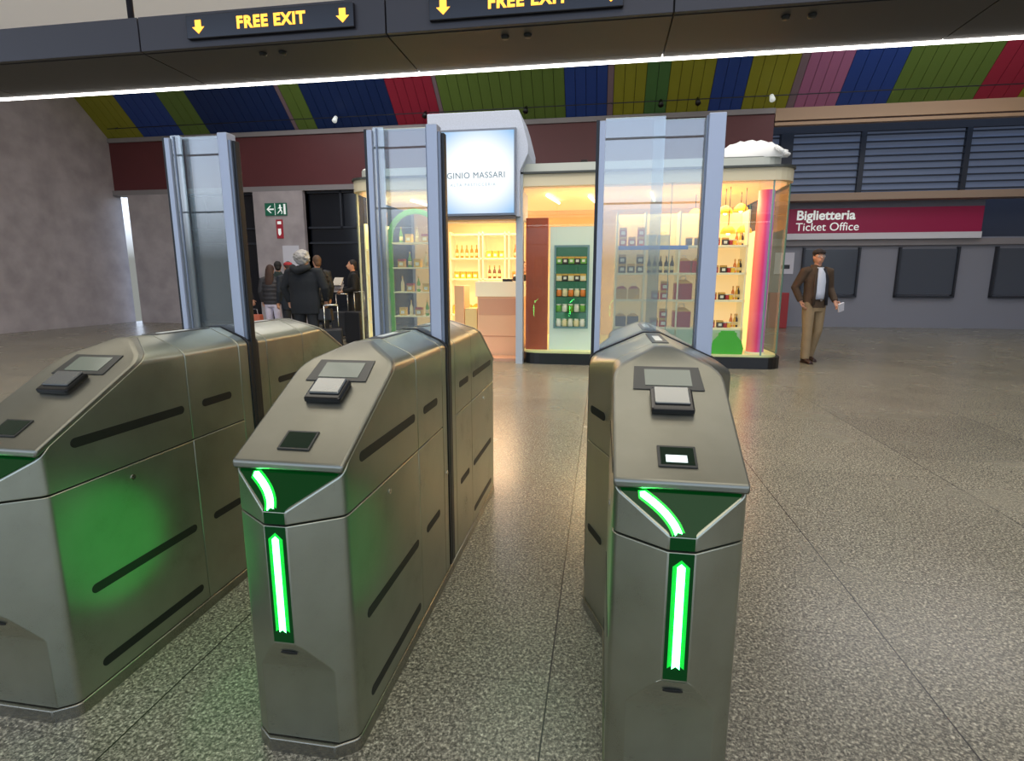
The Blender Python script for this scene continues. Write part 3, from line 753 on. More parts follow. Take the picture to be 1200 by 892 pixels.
# main display shelves to the right, seen through the wide gate's glass
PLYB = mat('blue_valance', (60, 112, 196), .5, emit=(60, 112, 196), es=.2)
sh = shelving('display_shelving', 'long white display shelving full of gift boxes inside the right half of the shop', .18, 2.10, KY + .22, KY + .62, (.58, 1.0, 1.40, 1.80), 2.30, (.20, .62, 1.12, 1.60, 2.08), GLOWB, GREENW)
MB().box(-.92, .10, -.012, -.002, 1.74, 1.80).build('shelf_valance', PLYB, sh)
rows = {0: ('lowest', .58), 1: ('second lowest', 1.0), 2: ('third', 1.40), 3: ('topmost', 1.80)}
seqs = {0: [('cake', 'dark'), ('box', 'red'), ('jar', 'brown')], 1: [('cake', 'gold'), ('box', 'red'), ('tin', 'dark')], 2: [('box', 'dark'), ('bottle', 'dark'), ('tin', 'red')], 3: [('box', 'red'), ('cake', 'cream'), ('tin', 'dark')]}
for r_, (nm, z) in rows.items():
    x = .29; i = 0
    while x < 1.50:
        kind, c = seqs[r_][0] if x < .62 else (seqs[r_][1] if x < 1.12 else seqs[r_][2])
        scl = 1.0
        if 1.14 < x < 1.46 and r_ < 3: kind, c = 'cake', 'red'; scl = 1.5 if r_ < 2 else 1.1
        step = {'cake': .19, 'box': .135, 'tin': .125, 'bottle': .085, 'jar': .10}[kind] * scl
        if not any(abs(x - u_) < .05 for u_ in (.62, 1.12)):
            put(kind, c, x, KY + .34, z, 'on the %s shelf of the long display shelving' % nm, 'goods on the long shelving', scl)
            if kind == 'box' and i % 2 == 0: put(kind, c, x, KY + .34, z + .138, 'stacked up on the %s shelf of the long shelving' % nm, 'goods on the long shelving')
        x += step; i += 1
    for k_, (kind, c) in enumerate((('box', 'red'), ('box', 'dark'), ('jar', 'red'), ('jar', 'yellow'), ('bottle', 'orange'), ('bottle', 'yellow'), ('bottle', 'dark'))[: (7)]):
        xx = 1.66 + k_ * .062 if kind != 'box' else 1.66 + k_ * .12
        if kind != 'box': xx = 1.66 + .20 + (k_ - 2) * .055
        put(kind, c, xx if xx < 2.06 else 2.05, KY + (.32 if kind != 'bottle' else .45), z, 'on the %s shelf in the bay beside the pink column' % nm, 'goods in the right bay', .8)
# tall cream panel strips behind right bay, small orange lamps
for i, (x, y, z) in enumerate(((1.80, KY + .55, 2.33), (2.10, KY + .9, 2.40), (1.45, KY + 1.1, 2.36), (1.82, KY + .35, 2.02), (2.08, KY + .5, 2.04))):
    t = thing('pendant_lamp', 'orange dome pendant lamp glowing inside the shop, %s' % ['upper left one near the front', 'upper right one', 'hindmost of the upper ones', 'low one above the jars', 'low one beside the pink column'][i], 'lamp', (x, y, z), 0, 'orange dome lamps')
    MB().lathe([(.11, -.05), (.10, 0), (.06, .05), (.012, .07)], n=20).build('lamp_shade', mat('orange_shade', (250, 170, 40), .4, emit=(255, 170, 30), es=.9), t)
    MB().tube([(0, 0, .07), (0, 0, 2.638 - z)], .006, 6).build('lamp_cord', RUBBER, t)
    MB().ell((0, 0, -.04), (.03, .03, .03), 10, 8).build('light_bulb', mat('bulb', (255, 250, 220), .3, emit=(255, 240, 200), es=8), t)
# green painted vase on glass base
g = thing('green_vase', 'flat leaf green vase shape standing at the glass under the shelves', 'vase', (1.86, KY + .10, .2))
vp = [(-.22, 0), (.22, 0), (.235, .09), (.20, .20), (.13, .28), (.13, .32), (.10, .33), (.10, .35), (-.10, .35), (-.10, .33), (-.13, .32), (-.13, .28), (-.20, .20), (-.235, .09)]
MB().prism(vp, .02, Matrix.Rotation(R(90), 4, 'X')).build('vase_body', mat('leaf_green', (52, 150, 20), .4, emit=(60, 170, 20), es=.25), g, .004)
# pink fabric column in the rounded corner
pk = bpy.data.materials.new('pink_fabric'); pk.use_nodes = True; nt = pk.node_tree; b = nt.nodes['Principled BSDF']
tc = nt.nodes.new('ShaderNodeTexCoord'); sp = nt.nodes.new('ShaderNodeSeparateXYZ'); cr = nt.nodes.new('ShaderNodeValToRGB')
e = cr.color_ramp.elements; e[0].position = .1; e[0].color = lin((250, 128, 110)); e[1].position = .95; e[1].color = lin((150, 80, 150)); x_ = e.new(.45); x_.color = lin((216, 40, 110)); x_ = e.new(.65); x_.color = lin((176, 90, 170))
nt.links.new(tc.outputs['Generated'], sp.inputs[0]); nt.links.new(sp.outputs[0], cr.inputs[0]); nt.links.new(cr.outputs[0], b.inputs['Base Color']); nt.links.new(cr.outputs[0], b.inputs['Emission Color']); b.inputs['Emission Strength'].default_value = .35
pc = thing('fabric_column', 'tall magenta and pink fabric column in the rounded glass corner of the shop', 'column', (2.30, KY + .26, .2))
MB().tube([(0, 0, z) for z in (.0, .6, 1.2, 1.8, 2.36)], [.125, .118, .12, .118, .11], 18).build('fabric_sleeve', pk, pc)
MB().lathe([(.14, 0), (.14, .03)], n=20).build('base_ring', PLY, pc)
# right flank shelves behind the corner
shelving('side_shelving', 'narrow white shelving along the right flank of the shop', 2.34, 2.56, KY + .75, KY + 2.2, (.58, 1.0, 1.40, 1.80), 2.05, (2.35, 2.55), None, PLY)
for r_, (nm, z) in rows.items():
    for i in range(4):
        put(('bottle', 'jar', 'tin', 'box')[i], ('green', 'orange', 'cream', 'yellow')[(i + r_) % 4], 2.45, KY + .90 + i * .28, z, 'on the %s shelf of the narrow side shelving' % nm, 'goods on the side shelving')

# russet panel and fridge in the left part of the right half
tag(box('russet_divider', REDB, -1.19, -.845, KY + .20, KY + .28, .2, 2.23, None, .004), 'russet brown upright divider panel beside the fridge behind the shop glass', 'divider')
fr = thing('display_fridge', 'white upright display fridge with a green lit glass door in the shop', 'fridge', (-.48, KY + .25, .2))
cab = MB()
cab.box(-.34, .34, .06, .6, 0, 1.90).box(-.34, -.25, 0, .06, 0, 1.9).box(.25, .34, 0, .06, 0, 1.9).box(-.25, .25, 0, .06, 0, .36).box(-.25, .25, 0, .06, 1.60, 1.9)
cab.build('fridge_body', FRID, fr)
box('fridge_interior', mat('fridge_dark', (34, 62, 54), .3, emit=(60, 120, 95), es=.5), -.25, .25, .05, .064, .36, 1.60, fr)
d = MB(); d.box(-.27, -.24, -.03, 0, .34, 1.62).box(.24, .27, -.03, 0, .34, 1.62).box(-.24, .24, -.03, 0, .34, .37).box(-.24, .24, -.03, 0, 1.59, 1.62)
d = d.build('fridge_door_frame', mat('fridge_frame', (120, 150, 158), .3, .4), fr)
box('door_glass', SHOPG, -.24, .24, -.018, -.012, .37, 1.59, d)
box('door_handle', CHROME, -.262, -.248, -.06, -.03, .8, 1.2, d)
for z in (.60, .84, 1.08, 1.34): MB().box(-.24, .24, -.008, .05, z - .012, z).build('fridge_shelf', mat('shelf_dark', (20, 40, 34), .3), fr)
for j, z in enumerate((.37, .60, .84, 1.08, 1.34)):
    for i in range(5):
        c = [('white', 'cream'), ('green', 'white'), ('orange', 'cream'), ('cream', 'dark'), ('green', 'dark')][j][i % 2]
        put('jar' if j != 3 and j != 4 else 'box', c, -.48 - .19 + i * .093, KY + .25 + .012 - (.02 if j > 2 else 0), .2 + z, 'on the %s level inside the glass door fridge' % ['bottom', 'second', 'middle', 'fourth', 'top'][j], 'goods in the fridge', 1.15 if j < 3 else .78)
# shelves behind the counter (three bays)
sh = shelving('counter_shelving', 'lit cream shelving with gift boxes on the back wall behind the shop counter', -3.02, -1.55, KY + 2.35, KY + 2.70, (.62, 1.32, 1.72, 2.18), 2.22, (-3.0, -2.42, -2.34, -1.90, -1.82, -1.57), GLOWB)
for j, (z, kinds) in enumerate(((1.32, (('box', 'yellow'), ('bottle', 'brown'), ('box', 'orange'))), (1.72, (('bottle', 'orange'), ('box', 'yellow'), ('bottle', 'orange'))), (.62, (('cake', 'yellow'), ('cake', 'cream'), ('cake', 'cream'))))):
    for q, (a, b_) in enumerate(((-2.94, -2.46), (-2.28, -1.94), (-1.76, -1.60))):
        kind, c = kinds[q]; step = {'box': .125, 'bottle': .10, 'cake': .2}[kind]; x = a + .05
        while x < b_ + .01:
            put(kind, c, x, KY + 2.48, z, 'in the %s bay of the %s shelf behind the counter' % (('left', 'middle', 'right')[q], {1.32: 'middle', 1.72: 'upper', .62: 'lower'}[z]), 'goods behind the counter', 1.0)
            x += step
# left half: arches and small shelf seen through the first gate's glass
t = thing('arch_display', 'pale green arched display rack in the left glass half of the shop', 'display rack', (-3.05, KY + .45, .2))
M0 = Matrix.Rotation(R(90), 4, 'X')
def archband(r0, r1, cz, m, nm, y):
    pts = [(r1 * math.cos(R(a)), cz + r1 * math.sin(R(a))) for a in range(0, 181, 10)] + [(r0 * math.cos(R(a)), cz + r0 * math.sin(R(a))) for a in range(180, -1, -10)]
    MB().prism(pts, .05, Matrix.Translation((0, y, 0)) @ M0).build(nm, m, t)
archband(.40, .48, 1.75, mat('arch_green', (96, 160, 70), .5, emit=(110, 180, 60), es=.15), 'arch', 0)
for sx in (-.44, .44): MB().box(sx - .04, sx + .04, -.05, 0, 0, 1.75).build('arch_leg', MATS['arch_green'], t)
for z in (.5, .9, 1.3, 1.7): MB().box(-.40, .40, -.05, .25, z - .02, z).build('shelf', PLY, t)
for j, z in enumerate((.5, .9, 1.3, 1.7)):
    for i in range(5):
        put(('box', 'bottle')[(i + j) % 2], ('yellow', 'cream', 'gold', 'green')[(i + j) % 4], -3.05 - .28 + i * .14, KY + .52, .2 + z, 'on the %s shelf of the pale green arched rack' % ['lowest', 'second', 'third', 'top'][j], 'goods on the arched rack')
sh = shelving('vitrine_shelving', 'narrow glass shelf column in the left rounded corner of the shop', -3.90, -3.66, KY + .35, KY + .9, (.6, 1.0, 1.4, 1.8), 2.2, (-3.89, -3.67), None, None)
for j, z in enumerate((.6, 1.0, 1.4, 1.8)):
    for i in range(2):
        put(('bottle', 'tin')[i], ('gold', 'cream')[(i + j) % 2], -3.83 + i * .10, KY + .45, z, 'in the left corner shelf column on its %s shelf' % ['lowest', 'second', 'third', 'top'][j], 'goods in the corner column')

# white domed canopy on the roof at the right end
cn = thing('roof_canopy', 'white arched cloth canopy folded over the right end of the shop roof', 'canopy', (2.0, KY + .3, 2.99))
vs = []; fs = []; nx, ny = 24, 10
for j in range(ny + 1):
    for i in range(nx + 1):
        a = math.pi * i / nx; rr_ = .34 + .018 * math.sin(i * 2.3 + j) + .01 * math.sin(j * 2.9)
        vs.append((-.42 * math.cos(a) * (1 + .04 * math.sin(j)), -.25 + j * .13, .22 * math.sin(a) ** .8 * (rr_ / .34) - .01))
for j in range(ny):
    for i in range(nx): q = j * (nx + 1) + i; fs.append((q, q + 1, q + nx + 2, q + nx + 1))
fs.append(tuple(range(nx, -1, -1))); fs.append(tuple(ny * (nx + 1) + i for i in range(nx + 1)))
MB().add(vs, fs, True).build('canopy_cloth', mat('canopy_white', (226, 226, 224), .8, emit=(200, 202, 204), es=.12), cn)  # slight emission in the cloth colour to brighten it
mb = MB()
for i in range(7):
    mb.tube([(.30 + i * .02, -.28, .12 - i * .016), (.38 + i * .022, -.30 + .02 * i, .04 + .02 * math.sin(i * 2)), (.44 + i * .012, -.1, .012)], [.028, .022, .012], 8)
mb.build('cloth_folds', MATS['canopy_white'], cn)
sp_ = MB(); sp_.lathe([(.10, 0), (.09, .03), (.03, .06), (.035, .1), (.012, .16)], (0, 0, 0), 10, 1.2, 1)
tag(sp_.build('cloth_finial', MATS['canopy_white'], None, loc=(-3.72, KY + .25, 2.985)), 'small white cloth bundle on the left end of the shop roof', 'cloth')

# ------------------------------------------------------------------ ticket office on the right
TM = mat('office_magenta', (128, 16, 58), .4, emit=(128, 16, 58), es=.15)
to = thing('ticket_office_sign', 'dark magenta sign band with white words Biglietteria and Ticket Office', 'sign', (5.0, 16.45, 0))
box('sign_band', TM, -.10, 4.6, -.05, .03, 2.52, 3.16, to)
box('sign_lower_edge', mat('edge_white', (206, 206, 212), .5), -.12, 4.62, -.06, .03, 2.36, 2.52, to)
box('sign_header', mat('header_grey', (112, 116, 130), .5), -.12, 4.62, -.02, .03, 3.16, 3.32, to)
text('sign_lettering', 'Biglietteria', .34, WHITES, to, (.10, -.055, 2.98), align='LEFT', extr=.003, off=.008)
text('sign_lettering', 'Ticket Office', .30, WHITES, to, (.10, -.055, 2.68), align='LEFT', extr=.003)
struct(box('wall_office', mat('office_front', (128, 130, 140), .5), 4.0, 13.4, 16.6, 16.8, 0, 2.40))
struct(box('trim_5', TRIM, 4.0, 13.4, 16.5, 16.6, 2.2, 2.36))
for i, x in enumerate((4.9, 7.3, 9.6)):
    wo = box('window_%d' % (10 + i), mat('office_glass', (70, 76, 86), .15), x + .55, x + 1.9, 16.55, 16.6, .9, 2.1); struct(wo)
    MB().box(x + .50, x + .55, 16.5, 16.6, .85, 2.15).box(x + 1.9, x + 1.95, 16.5, 16.6, .85, 2.15).box(x + .5, x + 1.95, 16.5, 16.6, .82, .87).build('window_frame', FRAME, wo)
s = thing('wall_poster', 'white poster with a small dark square on the ticket office wall behind the man', 'poster', (4.98, 16.6, 1.75))
box('poster_sheet', PAPER, -.28, .22, -.02, 0, -.30, .28, s); box('poster_print', mat('print_dark', (52, 54, 62), .6), -.10, .12, -.024, -.02, -.16, -.05, s)
tag(box('red_bin', mat('bin_red', (150, 40, 44), .5), 4.45, 4.95, 15.9, 16.35, 0, .95, None, .02), 'red bin standing by the ticket office wall behind the man', 'bin')

# unseen bars added behind the viewer to reflect as lines in the glass
wb = MB()
for z in (2.75, 3.95): wb.box(-14.4, 13.4, -7.02, -6.98, z, z + .035)
for x in range(-14, 14, 4): wb.box(x, x + .045, -7.05, -6.95, 0, 7)
struct(wb.build('window_frame_back', mat('pale_mullion', (150, 158, 172), .5)))
# ------------------------------------------------------------------ people
SKIN = mat('skin', (198, 146, 120), .5)
def v3(a): return Vector(a)
def hand(mb, w, d, up, s=1, fine=True, curl=.5):
    """palm and five fingers: wrist w, direction d, palm-side vector up"""
    d = unit(d); up = unit(v3(up) - d * d.dot(v3(up))); side = d.cross(up)
    c = v3(w) + d * .045
    mb.tube([v3(w) - d * .02, v3(w) + d * .02, v3(w) + d * .06, v3(w) + d * .09], [(.026, .022), (.036, .018), (.042, .017), (.038, .014)][:4], 10)
    for i, (o, l) in enumerate(((-.030, .062), (-.010, .072), (.010, .068), (.029, .052))):
        b0 = v3(w) + d * .085 + side * o; p1 = b0 + d * l * .45 + up * .006; p2 = p1 + (d * (1 - curl) + up * curl).normalized() * l * .35; p3 = p2 + (d * (.6 - curl) + up * curl * 1.6).normalized() * l * .3
        mb.tube([b0 - d * .02, p1, p2, p3], [.0095, .009, .0085, .007], 8)
    t0 = v3(w) + d * .02 - side * .03 * s; t1 = t0 + (d * .6 - side * s * .7).normalized() * .035; t2 = t1 + (d - side * s * .1 + up * .4).normalized() * .035
    mb.tube([t0, t1, t2], [.013, .011, .009], 8)

def person(label, loc, rotz, h=1.75, jacket=(30, 32, 36), trousers=(40, 40, 46), shoes=(20, 18, 18), hair=(40, 28, 22), hairstyle='short',
           arms=None, legs=None, head_yaw=0.0, coat=.60, fine=False, width=1.0, long_coat=0.0, opened=False, puffer=False):
    """y- is the front of the person; coordinates for a 1.75 m figure scaled by h"""
    k = h / 1.75
    root = thing('person', label, 'person', loc, rotz, None); root.scale = (k, k, k)
    W = width
    A = arms or {-1: ((-.20, 0, 1.42), (-.25, .03, 1.14), (-.24, -.05, .90)), 1: ((.20, 0, 1.42), (.25, .03, 1.14), (.24, -.05, .90))}
    Lg = legs or {-1: ((-.09, 0, .92), (-.10, -.01, .50), (-.11, .02, .08)), 1: ((.09, 0, .92), (.10, -.01, .50), (.11, .02, .08))}
    vx = .010 if fine else .014
    # body: one continuous surface
    mb = MB()
    mb.tube([(0, 0, .84), (0, 0, .96), (0, .005, 1.08), (0, 0, 1.24), (0, 0, 1.36), (0, .01, 1.44)], [(.14, .10), (.16, .11), (.135, .095), (.155, .11), (.165, .10), (.11, .07)], 16)
    mb.tube([(0, .015, 1.42), (0, .0, 1.50), (0, -.01, 1.56)], [.058, .052, .052], 12)
    hy = Matrix.Rotation(head_yaw, 4, 'Z'); hc = v3((0, -.012, 1.635))
    mb.ell(hc, (.074, .094, .112), 18, 12, hy); mb.ell(hc + hy @ v3((0, -.030, -.045)), (.056, .066, .066), 14, 10, hy)
    mb.tube([hc + hy @ v3((0, -.088, .018)), hc + hy @ v3((0, -.112, -.020)), hc + hy @ v3((0, -.096, -.032))], [.010, .017, .013], 8)
    for s in (-1, 1): mb.ell(hc + hy @ v3((s * .076, .005, -.005)), (.010, .018, .030), 8, 8, hy)
    mb.tube([hc + hy @ v3((-.026, -.088, -.058)), hc + hy @ v3((0, -.099, -.056)), hc + hy @ v3((.026, -.088, -.058))], [.006, .010, .006], 8)
    for s in (-1, 1):
        a = [v3(p) for p in A[s]]
        mb.tube([a[0] - v3((s * .06, 0, -.01)), a[0], (a[0] + a[1]) / 2, a[1], (a[1] + a[2]) / 2, a[2]], [.05, .05, .044, .038, .036, .026], 10)
        hd = (a[2] - a[1]).normalized(); hand(mb, a[2], hd, (-s * .9, -.3, 0), s)
        l = [v3(p) for p in Lg[s]]
        mb.tube([l[0], (l[0] + l[1]) / 2, l[1], (l[1] + l[2]) / 2 + v3((0, .01, 0)), l[2]], [.085, .075, .055, .052, .036], 12)
        mb.tube([l[2] + v3((0, .03, -.03)), l[2] + v3((0, -.12, -.045))], [.03, .028], 8)
    mb.build('body', SKIN, root, remesh=.008 if fine else .011, smooth_it=2)
    # trousers
    tm = mat('trousers_%d_%d_%d' % trousers, trousers, .8, noise=.15, nscale=12)
    mb = MB(); mb.tube([(0, 0, .80), (0, 0, .90), (0, 0, 1.02)], [(.155, .115), (.175, .125), (.155, .112)], 16)
    for s in (-1, 1):
        l = [v3(p) for p in Lg[s]]
        mb.tube([l[0] + v3((0, 0, .02)), (l[0] + l[1]) / 2, l[1], (l[1] + l[2]) / 2, l[2] + v3((0, 0, -.02))], [.098, .088, .072, .070, .064], 12)
    mb.build('trousers', tm, root, remesh=vx, smooth_it=2)
    # jacket
    jm = mat('jacket_%d_%d_%d' % jacket, jacket, .6 if puffer else .85, noise=.2, nscale=9, bump=.25)
    mb = MB(); zb = .86 - long_coat
    bx_ = [(.18 * W, .13), (.185 * W, .14), (.175 * W, .128), (.185 * W, .135), (.185 * W, .12), (.10, .075)]
    zz = [zb, .96 - long_coat * .5, 1.10, 1.26, 1.38, 1.475]
    if puffer:
        P, Q = [], []
        n_ = 26
        for i in range(n_ + 1):
            z = zb + (1.475 - zb) * i / n_; f = i / n_ * 5; j = min(4, int(f)); t_ = f - j
            w_ = bx_[j][0] * (1 - t_) + bx_[j + 1][0] * t_; d_ = bx_[j][1] * (1 - t_) + bx_[j + 1][1] * t_
            q = 1 + (.05 if i % 4 in (1, 2) else -.02) ; P.append((0, .004, z)); Q.append((w_ * q, d_ * q))
        mb.tube(P, Q, 18)
    else:
        mb.tube([(0, .004, z) for z in zz], bx_, 18)
    for s in (-1, 1):
        a = [v3(p) for p in A[s]]
        mb.tube([a[0] - v3((s * .08, 0, -.015)), a[0] + v3((0, 0, 0)), (a[0] + a[1]) / 2, a[1], (a[1] + a[2]) / 2, a[2] + (a[1] - a[2]).normalized() * .015], [.06, .072, .066, .060, .052, .046], 12)
    mb.tube([(0, .03, 1.43), (0, .025, 1.52)], [(.10, .085), (.080, .075)], 14)
    mb.build('jacket', jm, root, remesh=vx, smooth_it=2)
    # shoes
    shm = mat('shoes_%d' % shoes[0], shoes, .4)
    for s in (-1, 1):
        l = v3(Lg[s][2]); z0 = l.z - .08
        mb = MB(); mb.tube([l + v3((0, .055, -.045)), l + v3((0, .0, -.030)), l + v3((0, -.08, -.045)), l + v3((0, -.165, -.055))], [(.034, .034), (.044, .050), (.044, .034), (.030, .024)], 12)
        mb.box(l.x - .036, l.x + .036, l.y - .17, l.y + .07, z0, z0 + .02)
        mb.build('shoe', shm, root, remesh=.01, smooth_it=1)
    # hair
    hm = mat('hair_%d_%d' % (hair[0], hair[2]), hair, .7, noise=.35, nscale=25, stretch=(1, 1, .3), bump=.3)
    mb = MB()
    def H(p): return hc + hy @ v3(p)
    if hairstyle == 'short':
        mb.ell(H((0, .018, .030)), (.083, .092, .098), 18, 12, hy); mb.ell(H((0, .055, -.03)), (.066, .052, .07), 14, 10, hy)
    elif hairstyle == 'fluffy':
        mb.ell(H((0, .022, .030)), (.100, .108, .108), 18, 12, hy); mb.ell(H((0, .055, -.045)), (.082, .060, .07), 14, 10, hy)
        for i in range(90):
            a = random.uniform(-.5, 3.64); b_ = random.uniform(-.9, 1.5)
            mb.ell(H((.104 * math.cos(a) * math.cos(b_), .03 + .100 * math.sin(a) * math.cos(b_), .025 + .106 * math.sin(b_))), (.022, .022, .018), 8, 6)
    elif hairstyle == 'long':
        mb.ell(H((0, .018, .028)), (.088, .096, .100), 18, 12, hy)
        mb.tube([H((0, .055, .02)), H((0, .085, -.10)), H((0, .105, -.24)), H((.01, .11, -.38)), H((.01, .10, -.46))], [(.088, .06), (.098, .055), (.10, .045), (.085, .032), (.045, .018)], 14)
    hair_o = mb.build('hair', hm, root, remesh=.010, smooth_it=1)
    if True:
        for s in (-1, 1):
            MB().ell(H((s * .030, -.083, .008)), (.013, .007, .007), 10, 8, hy).build('eye', mat('eye_white', (225, 220, 214), .3), root)
            MB().ell(H((s * .030, -.0895, .008)), (.005, .003, .005), 8, 6, hy).build('iris', mat('iris', (40, 28, 20), .3), root)
            MB().tube([H((s * .015, -.093, .030)), H((s * .045, -.080, .032))], .0045, 6).build('eyebrow', hm, root)
    return root, H, hy

# the man walking toward the gates on the right
mroot, H, hy = person('man in brown jacket, white shirt and khaki trousers with a cap, walking beside the shop', (3.30, 9.40, 0), R(16), 1.76, jacket=(84, 66, 50), trousers=(150, 128, 96), shoes=(52, 30, 24), hair=(52, 38, 32),
    arms={-1: ((-.20, 0, 1.42), (-.30, .07, 1.17), (-.235, -.02, .95)), 1: ((.20, 0, 1.42), (.27, .04, 1.15), (.27, -.12, .95))},
    legs={-1: ((-.09, 0, .92), (-.12, -.07, .50), (-.14, -.10, .08)), 1: ((.09, 0, .92), (.10, .0, .50), (.09, .14, .08))}, head_yaw=R(-14), fine=True, opened=True)
SHIRT = mat('shirt_white', (206, 212, 226), .8, noise=.08, nscale=8)
# open jacket: shirt front, dark lining edges, belt
mb = MB(); mb.tube([(0, -.036, .99), (0, -.040, 1.10), (0, -.044, 1.26), (0, -.040, 1.38), (0, -.03, 1.47)], [(.115, .108), (.120, .108), (.122, .110), (.095, .098), (.050, .055)], 16)
mb.build('shirt', SHIRT, mroot)
mb = MB(); mb.tube([(-.05, -.07, 1.47), (0, -.085, 1.445), (.05, -.07, 1.47)], [.012, .014, .012], 8); mb.build('shirt_collar', SHIRT, mroot)
for s, m in ((-1, mat('lapel_brown', (66, 52, 40), .8)), (1, mat('lining_dark', (28, 28, 36), .8))):
    mb = MB(); mb.tube([(s * .062, -.085, 1.46), (s * .095, -.125, 1.30), (s * .098, -.135, 1.10), (s * .11, -.13, .90)], [(.020, .014), (.026, .013), (.024, .012), (.026, .012)], 10); mb.build('lapel', m, mroot)
mb = MB(); mb.tube([(-.12, -.085, .985), (-.06, -.142, .985), (0, -.152, .985), (.06, -.142, .985), (.12, -.085, .985)], [(.018, .008)] * 5, 8); mb.build('belt', mat('belt_dark', (34, 22, 18), .5), mroot)
box('belt_buckle', CHROME, -.018, .018, -.166, -.156, .968, 1.002, mroot, .002)
mb = MB(); mb.ell(H((0, .012, .062)), (.092, .104, .058), 18, 10, hy); mb.build('cap', mat('cap_dark', (40, 30, 28), .8), mroot)
mb = MB(); mb.tube([H((-.05, -.085, .062)), H((0, -.115, .058)), H((.05, -.085, .062))], [(.016, .006), (.028, .007), (.016, .006)], 8); mb.build('cap_peak', MATS['cap_dark'], mroot)
mb = MB()
for s in (-1, 1):
    mb.tube([H((s * .030 + .022 * math.cos(t * math.pi / 5), -.102, .006 + .017 * math.sin(t * math.pi / 5))) for t in range(11)], .003, 6)
    mb.tube([H((s * .052, -.100, .010)), H((s * .078, -.02, .010))], .0028, 6)
mb.tube([H((-.009, -.104, .010)), H((.009, -.104, .010))], .003, 6); mb.build('glasses', CHROME, mroot)
mp_ = MB().box(-.045, .045, -.012, .012, -.07, .07).build('folded_paper', PAPER, None, .002)
mp_.location = (3.62, 9.20, .88); mp_.rotation_euler = (R(20), R(-20), R(16)); tag(mp_, 'small folded white paper in the left hand of the man in brown', 'paper')

BACK = math.pi
GREY, _a, _b = person('person with fluffy grey hair in a long dark hooded coat, seen from behind', (-4.95, 8.72, 0), BACK + R(-6), 1.76, jacket=(20, 25, 32), trousers=(34, 36, 40), hair=(176, 172, 170), hairstyle='fluffy', width=1.22, long_coat=.14, puffer=False,
       arms={-1: ((-.22, 0, 1.42), (-.31, .0, 1.15), (-.27, -.10, .93)), 1: ((.22, 0, 1.42), (.31, .02, 1.15), (.27, -.04, .90))})
g_ = GREY; g_.scale.x *= 1.25
mb = MB(); mb.tube([(-.13, .06, 1.50), (-.08, .13, 1.47), (0, .16, 1.43), (.08, .13, 1.47), (.13, .06, 1.50)], [.045, .055, .065, .055, .045], 12)
mb.build('hood', mat('jacket_20_25_32', (20, 25, 32), .85), g_)
person('woman with long brown hair, shiny dark puffer jacket and white jeans, from behind', (-6.85, 10.75, 0), BACK + R(8), 1.60, jacket=(44, 42, 46), trousers=(216, 208, 224), shoes=(60, 56, 56), hair=(62, 38, 28), hairstyle='long', puffer=True, width=1.1)
person('person with short black hair in a dark green jacket behind the long-haired woman', (-7.20, 11.6, 0), BACK + R(30), 1.70, jacket=(34, 48, 48), trousers=(30, 34, 44), hair=(22, 18, 18))
person('person in a dark jacket and blue jeans at the far left of the waiting travellers', (-7.95, 11.4, 0), BACK + R(-20), 1.64, jacket=(26, 28, 36), trousers=(56, 84, 128), hair=(30, 24, 22))
r_, H2, hy2 = person('person in dark blue coat and red knitted hat left of the fluffy grey hair', (-6.05, 10.1, 0), BACK + R(60), 1.64, jacket=(22, 30, 42), trousers=(26, 28, 34), hair=(60, 44, 36), width=1.1, long_coat=.1)
mb = MB(); mb.ell(H2((0, .012, .06)), (.088, .10, .058), 16, 10, hy2); mb.build('knitted_hat', mat('hat_red', (150, 40, 48), .9), r_)
person('person with short brown hair in black padded jacket right of the grey haired traveller', (-5.55, 10.3, 0), BACK + R(50), 1.76, jacket=(20, 22, 28), trousers=(24, 25, 30), hair=(96, 70, 52), puffer=True, width=1.1)
person('person in a long black coat holding pale magazines by the left shop corner', (-5.16, 11.05, 0), R(-60), 1.70, jacket=(18, 19, 24), trousers=(20, 22, 26), hair=(34, 26, 24), long_coat=.3,
       arms={-1: ((-.20, 0, 1.42), (-.25, -.05, 1.15), (-.14, -.25, 1.12)), 1: ((.20, 0, 1.42), (.25, .0, 1.14), (.14, -.24, 1.08))})
for i in range(3):
    o = MB().box(-.12, .12, -.008, .008, -.09, .09).build('magazine', mat('mag_%d' % i, [(196, 192, 204), (150, 150, 168), (214, 206, 196)][i], .6)); o.location = (-5.42 + .01 * i, 10.87 - .02 * i, 1.12 + .07 * i); o.rotation_euler = (R(-30), 0, R(-20))
    tag(o, ['lowest of three pale magazines', 'middle one of three pale magazines', 'topmost of three pale magazines'][i] + ' held by the person in the long black coat', 'magazine', 'magazines in hand')
# luggage
def trolley(label, x, y, c, h=.62, w=.38, rz=0):
    t = thing('rolling_suitcase', label, 'suitcase', (x, y, 0), rz)
    m = mat('case_%d_%d' % (c[0], c[2]), c, .5)
    MB().box(-w / 2, w / 2, -.11, .11, .05, h).build('case_shell', m, t, .03)
    mb = MB(); mb.tube([(-w * .32, .12, h - .1), (-w * .32, .12, h + .38)], .008, 8).tube([(w * .32, .12, h - .1), (w * .32, .12, h + .38)], .008, 8).tube([(-w * .34, .12, h + .38), (w * .34, .12, h + .38)], .014, 8)
    mb.build('pull_handle', CHROME, t)
    for sx in (-1, 1):
        for sy in (-1, 1):
            MB().tube([(sx * w * .36 - .012, sy * .08, .028), (sx * w * .36 + .012, sy * .08, .028)], .028, 12).build('wheel', RUBBER, t)
    return t
trolley('black rolling suitcase standing right of the grey-haired traveller', -4.42, 8.55, (20, 20, 24), .50, .34, R(25))
trolley('tall dark suitcase between the black coat person and the shop corner', -4.80, 10.3, (24, 26, 32), .68, .42, R(-20))
